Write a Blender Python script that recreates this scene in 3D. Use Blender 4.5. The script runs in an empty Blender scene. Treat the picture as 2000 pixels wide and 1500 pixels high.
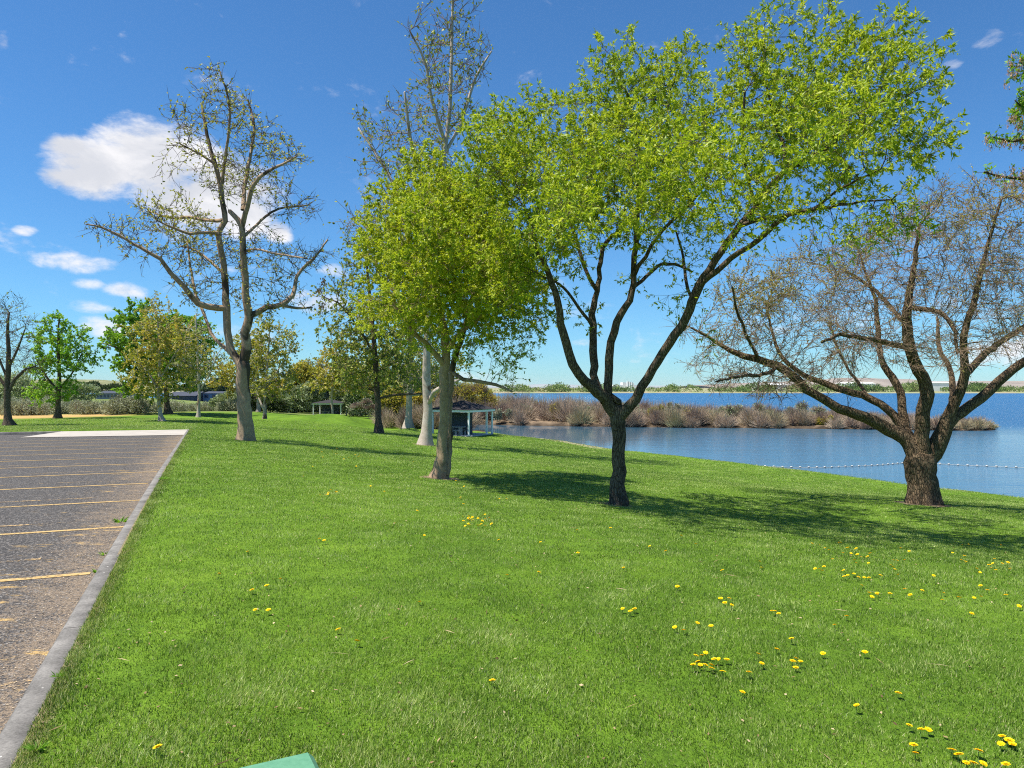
import bpy, math, random
import numpy as np
from mathutils import Vector
random.seed(7); RNG = np.random.default_rng(7)
SC = bpy.context.scene; COL = SC.collection
F = 1430.0; HC = 1.7; HY = 757.0; WATER_Z = -3.6
SUN_AZ_BEHIND = math.radians(16); SUN_EL = math.radians(65)
def W(px, py, d):
    return np.array([(px-1000)/F*d, d, HC-(py-HY)/F*d])

# ------------------------------------------------------------- materials
def new_mat(name):
    m = bpy.data.materials.new(name); m.use_nodes = True
    nt = m.node_tree; nt.nodes.clear()
    out = nt.nodes.new('ShaderNodeOutputMaterial')
    return m, nt, out
class NT:
    def __init__(s, nt): s.nt = nt
    def n(s, t, **kw):
        x = s.nt.nodes.new(t)
        for k, v in kw.items(): setattr(x, k, v)
        return x
    def l(s, a, b): s.nt.links.new(a, b)
    def val(s, sock, v):
        if hasattr(v, 'is_linked') or hasattr(v, 'links'): s.l(v, sock)
        else: sock.default_value = v
    def math(s, op, a, b=None, c=None, clamp=False):
        x = s.n('ShaderNodeMath', operation=op, use_clamp=clamp)
        s.val(x.inputs[0], a)
        if b is not None: s.val(x.inputs[1], b)
        if c is not None: s.val(x.inputs[2], c)
        return x.outputs[0]
    def noise(s, vec, scale, detail=4, rough=.55, dist=0.):
        x = s.n('ShaderNodeTexNoise'); x.inputs['Scale'].default_value = scale
        x.inputs['Detail'].default_value = detail; x.inputs['Roughness'].default_value = rough
        x.inputs['Distortion'].default_value = dist
        if vec is not None: s.l(vec, x.inputs['Vector'])
        return x.outputs['Fac']
    def ramp(s, fac, stops, interp='LINEAR'):
        x = s.n('ShaderNodeValToRGB'); cr = x.color_ramp; cr.interpolation = interp
        while len(cr.elements) < len(stops): cr.elements.new(.5)
        for e, (p, c) in zip(cr.elements, stops):
            e.position = p; e.color = (*c, 1) if len(c) == 3 else c
        s.l(fac, x.inputs[0]); return x.outputs[0]
    def mix(s, fac, a, b, mode='MIX'):
        x = s.n('ShaderNodeMix', data_type='RGBA', blend_type=mode)
        s.val(x.inputs[0], fac)
        for i, v in ((6, a), (7, b)):
            if isinstance(v, tuple): v = (*v, 1) if len(v) == 3 else v
            s.val(x.inputs[i], v)
        return x.outputs[2]
    def mapr(s, v, a, b, c=0., d=1.):
        x = s.n('ShaderNodeMapRange'); x.interpolation_type = 'SMOOTHSTEP'
        s.l(v, x.inputs[0])
        for i, k in enumerate((a, b, c, d)): x.inputs[i+1].default_value = k
        return x.outputs[0]
    def attr(s, name):
        x = s.n('ShaderNodeAttribute'); x.attribute_name = name; return x.outputs['Fac']
    def obj(s): return s.n('ShaderNodeTexCoord').outputs['Object']
    def pos(s): return s.n('ShaderNodeNewGeometry').outputs['Position']
    def scale(s, vec, v):
        x = s.n('ShaderNodeMapping'); x.inputs['Scale'].default_value = v; s.l(vec, x.inputs[0]); return x.outputs[0]
    def bump(s, h, strength, dist):
        x = s.n('ShaderNodeBump'); x.inputs['Strength'].default_value = strength
        x.inputs['Distance'].default_value = dist; s.l(h, x.inputs['Height']); return x.outputs[0]
    def bsdf(s, col, rough=.8, spec=.3, normal=None, metal=0.):
        x = s.n('ShaderNodeBsdfPrincipled')
        s.val(x.inputs['Base Color'], (*col, 1) if isinstance(col, tuple) and len(col) == 3 else col)
        s.val(x.inputs['Roughness'], rough); x.inputs['Specular IOR Level'].default_value = spec
        x.inputs['Metallic'].default_value = metal
        if normal is not None: s.l(normal, x.inputs['Normal'])
        return x.outputs[0]

def leaf_mat(name, stops, trans=.4, rough=.5, spec=.25, tboost=1.25):
    m, nt, out = new_mat(name); q = NT(nt)
    c = q.ramp(q.attr('tint'), stops)
    b = q.bsdf(c, rough, spec)
    t = q.n('ShaderNodeBsdfTranslucent')
    q.l(q.mix(1., c, (tboost, tboost, tboost*.55), 'MULTIPLY'), t.inputs[0])
    x = q.n('ShaderNodeMixShader'); x.inputs[0].default_value = trans
    q.l(b, x.inputs[1]); q.l(t.outputs[0], x.inputs[2]); q.l(x.outputs[0], out.inputs[0])
    return m
def bark_mat(name, stops, zscale=.18, scale=18, bump=.6, dist=.03, patch=None, crack=.5):
    m, nt, out = new_mat(name); q = NT(nt)
    p = q.pos()
    v = q.scale(p, (1, 1, zscale))
    n1 = q.noise(v, scale, 6, .65, .6)
    vo = q.n('ShaderNodeTexVoronoi', feature='DISTANCE_TO_EDGE'); vo.inputs['Scale'].default_value = scale*1.1
    q.l(q.scale(p, (1, 1, zscale*1.1)), vo.inputs['Vector'])
    cr = q.mapr(vo.outputs['Distance'], 0., .16)
    h = q.math('ADD', q.math('MULTIPLY', cr, crack), q.math('ADD', n1, .5-crack))
    n2 = q.noise(p, 2.3, 4, .6)
    f = q.math('ADD', q.math('MULTIPLY', h, .62), q.math('MULTIPLY', q.math('SUBTRACT', n2, .5), .55))
    c = q.ramp(f, stops)
    if patch:
        pn = q.noise(q.scale(p, (1, 1, .45)), patch[0], 3, .5, .4)
        c = q.mix(q.mapr(pn, patch[2], patch[2]+.07), c, patch[1])
    q.l(q.bsdf(c, .9, .15, q.bump(h, bump, dist)), out.inputs[0])
    return m
def flat_mat(name, col, rough=.7, spec=.3, nscale=8., namt=.25, bump=.15, bscale=60.):
    m, nt, out = new_mat(name); q = NT(nt); p = q.obj()
    n = q.noise(p, nscale, 5, .6)
    c = q.mix(q.mapr(n, .3, .7), tuple(k*(1-namt) for k in col), tuple(min(1, k*(1+namt*.5)) for k in col))
    q.l(q.bsdf(c, rough, spec, q.bump(q.noise(p, bscale, 3), bump, .01)), out.inputs[0])
    return m

# ------------------------------------------------------------- mesh helpers
def mesh_np(name, verts, faces, mat=None, parent=None, smooth=False, attrs=None, loc=None):
    """faces: (n,k) int array or list of such arrays; attrs {name: per-vertex float}"""
    me = bpy.data.meshes.new(name)
    verts = np.ascontiguousarray(verts, dtype=np.float32)
    if loc is not None: verts = verts - np.asarray(loc, dtype=np.float32)
    if not isinstance(faces, list): faces = [faces]
    faces = [np.asarray(f, dtype=np.int32) for f in faces if len(f)]
    li = np.concatenate([f.ravel() for f in faces]); 
    tot = np.concatenate([np.full(len(f), f.shape[1], dtype=np.int32) for f in faces])
    st = np.zeros(len(tot), dtype=np.int32); st[1:] = np.cumsum(tot)[:-1]
    me.vertices.add(len(verts)); me.vertices.foreach_set('co', verts.ravel())
    me.loops.add(len(li)); me.loops.foreach_set('vertex_index', li)
    me.polygons.add(len(tot)); me.polygons.foreach_set('loop_start', st)
    if smooth: me.polygons.foreach_set('use_smooth', np.ones(len(tot), dtype=bool))
    me.update(calc_edges=True)
    if attrs:
        for k, a in attrs.items():
            at = me.attributes.new(k, 'FLOAT', 'POINT')
            at.data.foreach_set('value', np.ascontiguousarray(a, dtype=np.float32))
    if mat: me.materials.append(mat)
    o = bpy.data.objects.new(name, me); COL.objects.link(o)
    if parent is not None: o.parent = parent
    if loc is not None: o.location = loc
    return o
def tag(o, label, cat=None, group=None, kind=None):
    if label: o['label'] = label
    if cat: o['category'] = cat
    if group: o['group'] = group
    if kind: o['kind'] = kind
    return o
def thing(name, label, cat, loc, rz=0, group=None):
    o = bpy.data.objects.new(name, None); COL.objects.link(o)
    o.location = Vector([float(k) for k in loc]); o.rotation_euler = (0, 0, rz); o.empty_display_size = .2
    return tag(o, label, cat, group)
def child(name, verts, faces, mat, root, **kw):
    """geometry given in world coords, parented to an Empty at root.location (no rotation)"""
    v = np.asarray(verts, dtype=np.float64) - np.array(root.location)
    return mesh_np(name, v, faces, mat, root, **kw)
class MB:
    def __init__(s): s.v = []; s.f = []
    def add(s, vs, fs):
        b = len(s.v); s.v += [tuple(v) for v in vs]; s.f += [tuple(i+b for i in f) for f in fs]; return s
    def box(s, x0, x1, y0, y1, z0, z1, bev=0.):
        if bev <= 0:
            vs = [(x, y, z) for z in (z0, z1) for y in (y0, y1) for x in (x0, x1)]
            return s.add(vs, [(0,2,3,1),(4,5,7,6),(0,1,5,4),(2,6,7,3),(0,4,6,2),(1,3,7,5)])
        pts = []
        for z, e in ((z0, bev), (z0+bev, 0), (z1-bev, 0), (z1, bev)):
            pts.append([(x0+bev, y0+e, z),(x1-bev, y0+e, z),(x1-e, y0+bev, z),(x1-e, y1-bev, z),(x1-bev, y1-e, z),(x0+bev, y1-e, z),(x0+e, y1-bev, z),(x0+e, y0+bev, z)])
        vs = [p for r in pts for p in r]; fs = [tuple(range(7, -1, -1)), tuple(range(24, 32))]
        for r in range(3):
            for i in range(8): a = r*8+i; b = r*8+(i+1) % 8; fs.append((a, b, b+8, a+8))
        return s.add(vs, fs)
    def tube(s, p, q, r0, r1=None, k=10, cap=True):
        r1 = r0 if r1 is None else r1
        p = Vector(p); q = Vector(q); d = (q-p).normalized(); a = d.orthogonal().normalized(); b = d.cross(a)
        vs = [tuple(c + (a*math.cos(t)+b*math.sin(t))*r) for c, r in ((p, r0), (q, r1)) for t in [2*math.pi*i/k for i in range(k)]]
        fs = [(i, (i+1) % k, k+(i+1) % k, k+i) for i in range(k)]
        if cap: fs += [tuple(range(k-1, -1, -1)), tuple(range(k, 2*k))]
        return s.add(vs, fs)
    def build(s, name, mat, parent=None, smooth=False, bevel=0.):
        me = bpy.data.meshes.new(name); me.from_pydata(s.v, [], s.f); me.update()
        if smooth: me.polygons.foreach_set('use_smooth', np.ones(len(me.polygons), dtype=bool))
        me.materials.append(mat)
        o = bpy.data.objects.new(name, me); COL.objects.link(o)
        if parent is not None: o.parent = parent
        return o

# ------------------------------------------------------------- terrain
EV = np.array([-.387, .922]); EU = np.array([.922, .387]); U0 = -.784; V_END = 47.0; KW = .16
def uv(x, y): return x*EU[0]+y*EU[1], x*EV[0]+y*EV[1]
def xy(u, v): return u*EU[0]+v*EV[0], u*EU[1]+v*EV[1]
def sp(x): return np.where(x > 6, x, np.log1p(np.exp(np.clip(x, -30, 30)/1.0)))
def lot_z(u, v): return -.022*sp((v-13.)/3)*3 + .0055*np.maximum(0, U0-u)*np.clip(v/47, 0, 1)
CTRL = []   # (x,y,z)
def cpx(px, py, d): p = W(px, py, d); CTRL.append(tuple(p))
TREE_BASE = dict(left=(481,860,32), sycamore=(832,869,42), twin=(862,934,19), centre=(1205,986,15.5), right=(1803,984,22),
  dark=(740,846,50), stout=(797,834,66), slim=(650,816,112), pale_l=(388,815,85), olive=(317,822,70), back_dark=(329,808,95),
  maple=(113,817,75), bare=(18,831,60), pair=(517,822,90), pair_b=(505,804,112))
for k in TREE_BASE.values(): cpx(*k)
for a in [(905,851,66),(645,813,120),(200,806,120),(60,806,115),(450,804,118),(600,808,130),(340,806,118),(240,812,92),
          (700,826,90),(780,842,66),(760,887,33.3),(1050,905,30),(1500,950,32),(1650,1030,16),
          (1350,940,26),(600,840,55),(560,870,31),(1000,852,79.8),(1100,862,72),(1190,878,62.6),(1300,890,57),(1500,913,48.6),(1700,937,42),(1803,952,38.9),(2000,975,34.8),
          (950,880,42),(1100,950,19)]: cpx(*a)
for v in (-30,-10,-3,0,4,8,13,18,24,30,36,42,47,52):
    for u in (U0+.1, U0-12, U0-40, U0-80):
        x, y = xy(u, v); CTRL.append((x, y, float(lot_z(np.array(u), np.array(float(v))))))
CTRL += [(-3.83,64.3,-2.63),(-1.7,68,-2.66),(-7.3,66.4,-2.63),(-5.3,70,-2.7)]
CTRL += [(0,0,0),(0,4,-.02),(3,4,-.1),(1.5,8,-.18),(7,7,-.45),(-2,10,-.1),(7,-5,-.4),(20,0,-1.8),(20,15,-1.9),(35,-5,-3.2),(20,-40,-1.8),(-100,30,.1),
         (-20,90,-1.9),(-60,150,-2.4),(-100,100,-1.6),(-20,110,-2.7),(-10,98,-3.),(10,104,-3.1),(40,98,-3.1),(-30,170,-2.9),(-150,250,-2.4)]
C = np.array(CTRL)
def _phi(r2): return np.where(r2 > 1e-9, .5*r2*np.log(np.maximum(r2, 1e-12)), 0.)
def _tps():
    S = 30.; P = C[:, :2]/S; n = len(P)
    r2 = ((P[:, None]-P[None])**2).sum(-1)
    A = np.zeros((n+3, n+3)); A[:n, :n] = _phi(r2)+np.eye(n)*2e-4
    A[:n, n:] = np.c_[np.ones(n), P]; A[n:, :n] = A[:n, n:].T
    b = np.r_[C[:, 2], 0, 0, 0]
    return S, P, np.linalg.solve(A, b)
_S, _P, _w = _tps()
def base_z(x, y):
    x = np.asarray(x, float).ravel(); y = np.asarray(y, float).ravel(); out = np.empty(len(x)); n = len(_P)
    for i in range(0, len(x), 20000):
        q = np.c_[x[i:i+20000], y[i:i+20000]]/_S
        r2 = ((q[:, None]-_P[None])**2).sum(-1)
        out[i:i+20000] = _phi(r2)@_w[:n]+_w[n]+q@_w[n+1:]
    return out
SHORE = np.array([(200,-300),(60,-60),(38,0),(29,25),(24.3,34.8),(21.8,38.9),(20.6,42),(17,48.6),(12,57),(8.3,62.6),(5,72),(0,79.8),(-4,90),(-9,97),(-9,103),(-5,105),(5,101),
  (20,97.5),(35,95),(48,92),(57,89.5),(61,91),(60,96),(50,103),(30,113),(10,122),(-10,134),(-40,158),(-80,205),(-150,300),(-400,640),(-3000,1500),(-9000,2500),(-9000,-9000),(200,-9000)], float)
def shore_sd(x, y):
    """signed distance to the near bank, positive on land"""
    a = SHORE; b = np.roll(SHORE, -1, 0); d2 = np.full(len(x), 1e18); ins = np.zeros(len(x), bool)
    for p, q in zip(a, b):
        e = q-p; t = np.clip(((x-p[0])*e[0]+(y-p[1])*e[1])/(e@e), 0, 1)
        d2 = np.minimum(d2, (x-p[0]-t*e[0])**2+(y-p[1]-t*e[1])**2)
        c = ((p[1] > y) != (q[1] > y))
        ins ^= c & (x < (q[0]-p[0])*(y-p[1])/(q[1]-p[1] if abs(q[1]-p[1]) > 1e-9 else 1e-9)+p[0])
    return np.sqrt(d2)*np.where(ins, 1, -1)
def gz(x, y, want_sd=False):
    x = np.asarray(x, float); y = np.asarray(y, float); shp = x.shape; x = x.ravel(); y = y.ravel()
    b = base_z(x, y); far = np.clip((np.hypot(x, y-40)-130)/120, 0, 1); b = b*(1-far)+(-2.1)*far
    b = np.where((y < -20) & (x < 20), np.clip(b, -1.5, .3), b); b = np.clip(b, -3.45, .6)
    sd = shore_sd(x, y)
    land = np.minimum(np.maximum(b, WATER_Z+.06*np.clip(sd, 0, 6)), WATER_Z+.03+.35*np.maximum(sd, 0))
    sea = WATER_Z+np.maximum(.3*sd, -3.)
    z = np.where(sd > 0, land, sea)
    fs = y-(689+12*np.sin(x/90.)+.1*np.maximum(0, -x-60)); far_z = np.where(fs > 0, WATER_Z+np.minimum(.12*fs, 1.2), WATER_Z+np.maximum(.3*fs, -3.))
    z = np.where((y > 400) & (sd <= 0), far_z, z)
    u, v = uv(x, y)
    z = np.where((u < U0-.05) & (v < V_END-.02) & (v > -60), lot_z(u, v)-.45, z)
    z = np.where(z < -5.9, -5.9, z)
    return (z.reshape(shp), sd.reshape(shp)) if want_sd else z.reshape(shp)
def gz1(x, y): return float(gz(np.array([x]), np.array([y]))[0])
def ray_ground(px, py):
    D = 1.2*1.012**np.arange(0, 400); out = []
    for a, b in zip(np.atleast_1d(px), np.atleast_1d(py)):
        z = HC-(b-HY)/F*D; hit = np.where(z <= gz((a-1000)/F*D, D))[0]
        out.append(D[hit[0]] if len(hit) else 30.)
    return np.array(out)
AIR, DUST, OZONE, SKY_STR, SUN_E, EXPO, CLD, SKYTINT, HAZE, DENOISE = 1.0, .1, 5.0, .085, 5.0, .80, 7.4, (.47, .80, 1.02), 2.5e-5, False
# ------------------------------------------------------------- trees
def norm(a): return a/np.maximum(np.linalg.norm(a, axis=-1, keepdims=True), 1e-9)
def frustums(A, B, ra, rb, k=3, roll=0.):
    n = len(A); d = norm(B-A)
    up = np.where(np.abs(d[:, 2:3]) > .9, np.array([[1., 0, 0]]), np.array([[0, 0, 1.]]))
    s = norm(np.cross(d, up)); t = np.cross(d, s)
    ang = 2*np.pi*np.arange(k)/k
    ring = np.cos(ang)[None, :, None]*s[:, None]+np.sin(ang)[None, :, None]*t[:, None]
    V = np.concatenate([A[:, None]+ring*ra[:, None, None], B[:, None]+ring*rb[:, None, None]], 1).reshape(-1, 3)
    b = np.arange(n)[:, None]*2*k
    f = [np.c_[b[:, 0]+i, b[:, 0]+(i+1) % k, b[:, 0]+k+(i+1) % k, b[:, 0]+k+i] for i in range(k)]
    return V, np.stack(f, 1).reshape(-1, 4)
def catmull(P, step):
    P = np.asarray(P, float)
    if len(P) < 3: Q = P
    Q = np.vstack([2*P[0]-P[1], P, 2*P[-1]-P[-2]]); out = []
    for i in range(1, len(Q)-2):
        p0, p1, p2, p3 = Q[i-1:i+3]; L = np.linalg.norm((p2-p1)[:3]); m = max(1, int(round(L/step)))
        for t in np.arange(m)/m:
            out.append(.5*((2*p1)+(-p0+p2)*t+(2*p0-5*p1+4*p2-p3)*t*t+(-p0+3*p1-3*p2+p3)*t**3))
    out.append(P[-1]); return np.array(out)
def limb_tube(path, rad, sides, rng, flare=0., zg=0., knob=.06):
    n = len(path); T = np.gradient(path, axis=0); T = norm(T)
    s = norm(np.cross(T[0], [.3, .9, .1])); V = []; F_ = []
    ang = 2*np.pi*np.arange(sides)/sides; ph = rng.uniform(0, 6.28, 3)
    for i in range(n):
        s = norm(s-T[i]*np.dot(s, T[i])); t = np.cross(T[i], s)
        r = rad[i]*(1+knob*np.sin(ang*2+ph[0]+i*.37)+knob*.7*np.sin(ang*3+ph[1]-i*.53)+rng.normal(0, knob*.25, sides))
        if flare > 0:
            h = path[i][2]-zg; k = math.exp(-max(h, 0)/(flare*.75))
            r = r*(1+k*(.34+.26*np.sin(ang*5+ph[2])+.14*np.sin(ang*3+ph[0])))
        V.append(path[i]+np.cos(ang)[:, None]*s*r[:, None]+np.sin(ang)[:, None]*t*r[:, None])
        if i: 
            a = (i-1)*sides+np.arange(sides); b = (i-1)*sides+(np.arange(sides)+1) % sides
            F_.append(np.c_[a, b, b+sides, a+sides])
    V.append(path[-1:]+T[-1]*rad[-1]); V = np.vstack(V); tip = len(V)-1; a = (n-1)*sides
    tri = np.array([(a+i, a+(i+1) % sides, tip) for i in range(sides)])
    return V, np.vstack(F_), tri
def leaf_quads(P, D, L, Wd, rng, up=.5, bend=.25, n_hint=None):
    n = len(P); D = norm(D); N = norm(rng.normal(0, 1, (n, 3))+np.array([0, 0, up])+(0 if n_hint is None else n_hint))
    S = norm(np.cross(D, N)); N = np.cross(S, D)
    L = L[:, None]; Wd = Wd[:, None]
    v = np.stack([P, P+D*L*.45+S*Wd*.5-N*L*bend*.1, P+D*L-N*L*bend*.5, P+D*L*.45-S*Wd*.5-N*L*bend*.1], 1).reshape(-1, 3)
    return v, np.arange(n*4).reshape(-1, 4)
def grow(pos, par, att, dk, di, step, trop, rng, iters=90, wig=.18):
    """space colonisation; returns positions and parents"""
    pos = list(map(np.array, pos)); par = list(par); A = att.copy(); n0 = len(pos)
    PA = np.array(pos); near = np.empty(len(A), int); dist = np.empty(len(A))
    for i in range(0, len(A), 500):
        d = np.linalg.norm(A[i:i+500, None]-PA[None], axis=2); near[i:i+500] = d.argmin(1); dist[i:i+500] = d.min(1)
    alive = dist > dk; last = {}
    for it in range(iters):
        idx = np.where(alive & (dist < di))[0]
        if len(idx) == 0:
            rem = np.where(alive)[0]
            if len(rem) == 0 or it > iters*.7: break
            di *= 1.5; continue
        nn = near[idx]; u, inv = np.unique(nn, return_inverse=True)
        v = norm(A[idx]-PA[nn]); S = np.zeros((len(u), 3)); np.add.at(S, inv, v)
        S = norm(norm(S)+trop+rng.normal(0, wig, S.shape)); new = PA[u]+S*step
        keep = np.ones(len(u), bool)
        for j, k in enumerate(u):
            l = last.get(k, [])
            if len(l) >= 3 or any(np.dot(S[j], o) > .93 for o in l): keep[j] = False
            else: last.setdefault(int(k), []).append(S[j])
        if (~keep).any():
            bad = np.isin(inv, np.where(~keep)[0]); alive[idx[bad & (rng.random(len(bad)) < .5)]] = False
        if not keep.any(): continue
        base = len(PA); newk = new[keep]; PA = np.vstack([PA, newk]); par += list(u[keep])
        ids = np.where(alive)[0]
        for i in range(0, len(ids), 1500):
            b = ids[i:i+1500]; d = np.sqrt(((A[b, None]-newk[None])**2).sum(2)); mn = d.argmin(1); md = d[np.arange(len(b)), mn]
            c = md < dist[b]; dist[b[c]] = md[c]; near[b[c]] = base+mn[c]
        alive &= dist > dk
    return PA, np.array(par)

TREES = {}
def tree(name, label, base, limbs, blobs, bark, leaf, cat='tree', group=None, seed=1, dens=18., dk=.3, step=.22, tip=.004, expo=2.3,
         twigs=3, twig_len=.4, leaf_n=5, leaf_len=.07, leaf_w=.028, trop=(0, 0, .12), leaf_trop=(0, 0, -.1), twig_thr=.02,
         tint=(.5, .25), lean=0., cap=6000, flare=.35, sides=12, droop=0., resc=.2, hang=None, shell=.45, limb_twigs=0, maxr=.5, twig_r=.0022, bunch=0., out=0., gap=None, twig_bark=None, twig_rand=.55, curl=.25):
    rng = np.random.default_rng(seed)
    bx, by, d0 = base; root = W(bx, by, d0); zg = gz1(root[0], root[1]); root[2] = zg
    T = thing(name, label, cat, root, group=group)
    pos = []; par = []; rad = []; pxy = []; dep = []; tubes = []
    for li, limb in enumerate(limbs):
        pts, dd1 = limb[0], limb[1]
        pts = [tuple(p) for p in pts]
        if li == 0: dd0 = 0.
        else:
            q = np.array(pxy); j = int(np.argmin((q[:, 0]-pts[0][0])**2+(q[:, 1]-pts[0][1])**2)); dd0 = dep[j]
        P = np.array(pts, float); L = np.r_[0, np.cumsum(np.hypot(*np.diff(P[:, :2], axis=0).T))]; t = L/max(L[-1], 1e-6)
        dd = dd0+(dd1-dd0)*t**.9
        wp = np.array([np.r_[W(p[0], p[1], d0+e), p[2]/2/F*(d0+e), p[0], p[1], e] for p, e in zip(P, dd)])
        if li == 0: wp[0, 2] = zg-.12
        rp = catmull(wp, resc); m = len(rp)
        if m > 3: rp[1:-1, :3] += rng.normal(0, .012, (m-2, 3))*np.minimum(1, rp[1:-1, 3:4]/.05+.3)
        rp[:, 3] = np.maximum(rp[:, 3], tip)
        k = max(5, int(sides*min(1, .45+rp[:, 3].max()/.18)))
        tubes.append(limb_tube(rp[:, :3], rp[:, 3], k, rng, flare if li == 0 else 0., zg))
        b = len(pos)
        for i in range(m):
            pos.append(rp[i, :3]); rad.append(rp[i, 3]); pxy.append(rp[i, 4:6]); dep.append(rp[i, 6])
            par.append(b+i-1 if i else (-1 if li == 0 else j))
    n0 = len(pos)
    # attractors in the crown's clumps
    att = []; bc = []; br = []; bl = []; bt = []
    for B in blobs:
        px, py, rx, ry, dd, rd = B[:6]; ld = B[6] if len(B) > 6 else 1.; bd = B[7] if len(B) > 7 else 1.; tt = B[8] if len(B) > 8 else 0.
        d = d0+dd; c = W(px, py, d); r = np.array([rx*d/F, rd, ry*d/F])
        n = int(dens*bd*4.19*r.prod()); q = norm(rng.normal(0, 1, (n, 3)))*(rng.random((n, 1))**shell)
        att.append(c+q*r*(1+.12*np.sin(q*5+px))); bc.append(c); br.append(r); bl.append(ld); bt.append(tt)
    att = np.vstack(att)
    if gap:
        a = att/gap[0]*2.2; gn = np.sin(a[:, 0]*1.9+1.7*np.sin(a[:, 2]*.8)+seed)*np.sin(a[:, 2]*2.1+1.3*np.sin(a[:, 1]*.9))+.6*np.sin(a[:, 1]*1.7+1.4*np.sin(a[:, 0]*.9))*np.sin(a[:, 2]*1.3+a[:, 0]*.8); att = att[gn > gap[1]]
    att = att[att[:, 2] > zg+.6]
    if len(att) > cap: att = att[rng.choice(len(att), cap, replace=False)]
    bc = np.array(bc); br = np.array(br); bl = np.array(bl); bt = np.array(bt)
    first = 0
    PA, PR = grow(pos, par, att, dk, dk*9, step, np.array(trop), rng)
    n = len(PA); R = np.zeros(n); acc = np.zeros(n); kids = np.zeros(n, int)
    for i in range(n-1, n0-1, -1):
        R[i] = tip if kids[i] == 0 else acc[i]**(1/expo); acc[PR[i]] += R[i]**expo; kids[PR[i]] += 1
    R[:n0] = rad
    for i in range(n0, n): R[i] = min(R[i], R[PR[i]]*.8 if PR[i] >= n0 else max(R[PR[i]]*.75, tip), maxr)
    # smooth colonised nodes slightly
    sm = PA.copy()
    for _ in range(2):
        a = np.arange(n0, n); c1 = sm.copy(); sumk = np.zeros((n, 3)); np.add.at(sumk, PR[a], sm[a])
        has = kids[a] > 0; b = a[has]; c1[b] = sm[b]*.5+.25*sm[PR[b]]+.25*sumk[b]/kids[b][:, None]; sm = c1
    PA = sm
    a = np.arange(n0, n); V = []; Fq = []; Ft = []; off = 0
    if len(a):
        rb = R[a]; ra = np.where(PR[a] < n0, rb*1.25, np.minimum(R[PR[a]], rb*1.45)); big = rb > .018
        for m_, k in ((big, 6), (~big, 3)):
            if m_.any():
                v, f = frustums(PA[PR[a[m_]]], PA[a[m_]]+norm(PA[a[m_]]-PA[PR[a[m_]]])*rb[m_][:, None]*.6, ra[m_], rb[m_], k); V.append(v); Fq.append(f+off); off += len(v)
    # twigs
    cand = a[R[a] < twig_thr]
    if limb_twigs: cand = np.r_[cand, np.repeat(np.where((np.array(rad) < .05))[0], limb_twigs)]
    reps = np.where(kids[cand] == 0, twigs+1, twigs) if np.isscalar(twigs) else twigs
    fr = twigs-int(twigs); reps = (int(twigs)+(rng.random(len(cand)) < fr)+(kids[cand] == 0)).astype(int)
    src = np.repeat(cand, reps); bd = norm(PA[src]-PA[np.maximum(PR[src], 0)])
    P0 = PA[src]-bd*rng.random((len(src), 1))*step; D = norm(bd*.7+rng.normal(0, twig_rand, bd.shape)+np.array(trop)*1.2)
    cen = (PA[n0:].mean(0) if n > n0 else root)
    if out: D = norm(D+norm(P0-cen)*out)
    TL = twig_len*rng.uniform(.45, 1.25, len(src)); mid = P0+D*TL[:, None]*.5
    D2 = norm(D+rng.normal(0, curl, D.shape)+np.array([0, 0, -droop])); P2 = mid+D2*TL[:, None]*.5
    if len(src):
        v, f = frustums(P0, mid, np.full(len(src), twig_r*1.5), np.full(len(src), twig_r*1.2), 3); V.append(v); Fq.append(f+off); off += len(v)
        v, f = frustums(mid, P2, np.full(len(src), twig_r*1.2), np.full(len(src), twig_r*.5), 3); V.append(v); Fq.append(f+off); off += len(v)
    tv = []; tf = []; tt_ = []; o2 = 0
    for v, f, t in tubes: tv.append(v); tf.append(f+o2); tt_.append(t+o2); o2 += len(v)
    child('trunk', np.vstack(tv), [np.vstack(tf), np.vstack(tt_)], bark, T, smooth=True)
    if V: child('branches', np.vstack(V), np.vstack(Fq), twig_bark or bark, T, smooth=True)
    # leaves
    if leaf_n > 0 and len(src):
        # leafiness and tint from the nearest clump
        dn = (((P2[:, None]-bc[None])/br[None])**2).sum(2); w = np.exp(-dn*2.)+1e-9; w /= w.sum(1, keepdims=True)
        lf = w@bl; tn = w@bt
        cnt = rng.poisson(leaf_n*lf); ti = np.repeat(np.arange(len(src)), cnt); m = len(ti)
        if m:
            s = rng.random(m)**.6 if bunch == 0 else 1-(1-bunch)*rng.random(m)
            A_ = np.where((s < .5)[:, None], P0[ti]+(mid[ti]-P0[ti])*(s*2)[:, None], mid[ti]+(P2[ti]-mid[ti])*((s-.5)*2)[:, None])
            LD = norm(D2[ti]*.5+rng.normal(0, .62, (m, 3))+np.array(leaf_trop))
            LL = leaf_len*rng.uniform(.6, 1.25, m); LW = leaf_w*rng.uniform(.75, 1.2, m)
            lv, lff = leaf_quads(A_, LD, LL, LW, rng)
            q = A_[:, :]*1.1; cl = np.sin(q[:, 0]*1.7+q[:, 2]*1.3+1)*np.sin(q[:, 1]*1.5-q[:, 2]*1.9)*.5
            tw = rng.normal(0, 1, len(src))[ti]
            tint_ = np.clip(tint[0]+tn[ti]+tint[1]*(.45*cl+.35*tw+.45*rng.normal(0, 1, m)), .01, .99)
            child('foliage', lv, lff, leaf, T, attrs={'tint': np.repeat(tint_, 4)})
    TREES[name+label] = (T, PA, n0)
    print('tree', label[:40], 'nodes', n, 'twigs', len(src), 'leaves', 0 if leaf_n == 0 else int(cnt.sum()))
    return T, (P2, D2)
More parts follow.
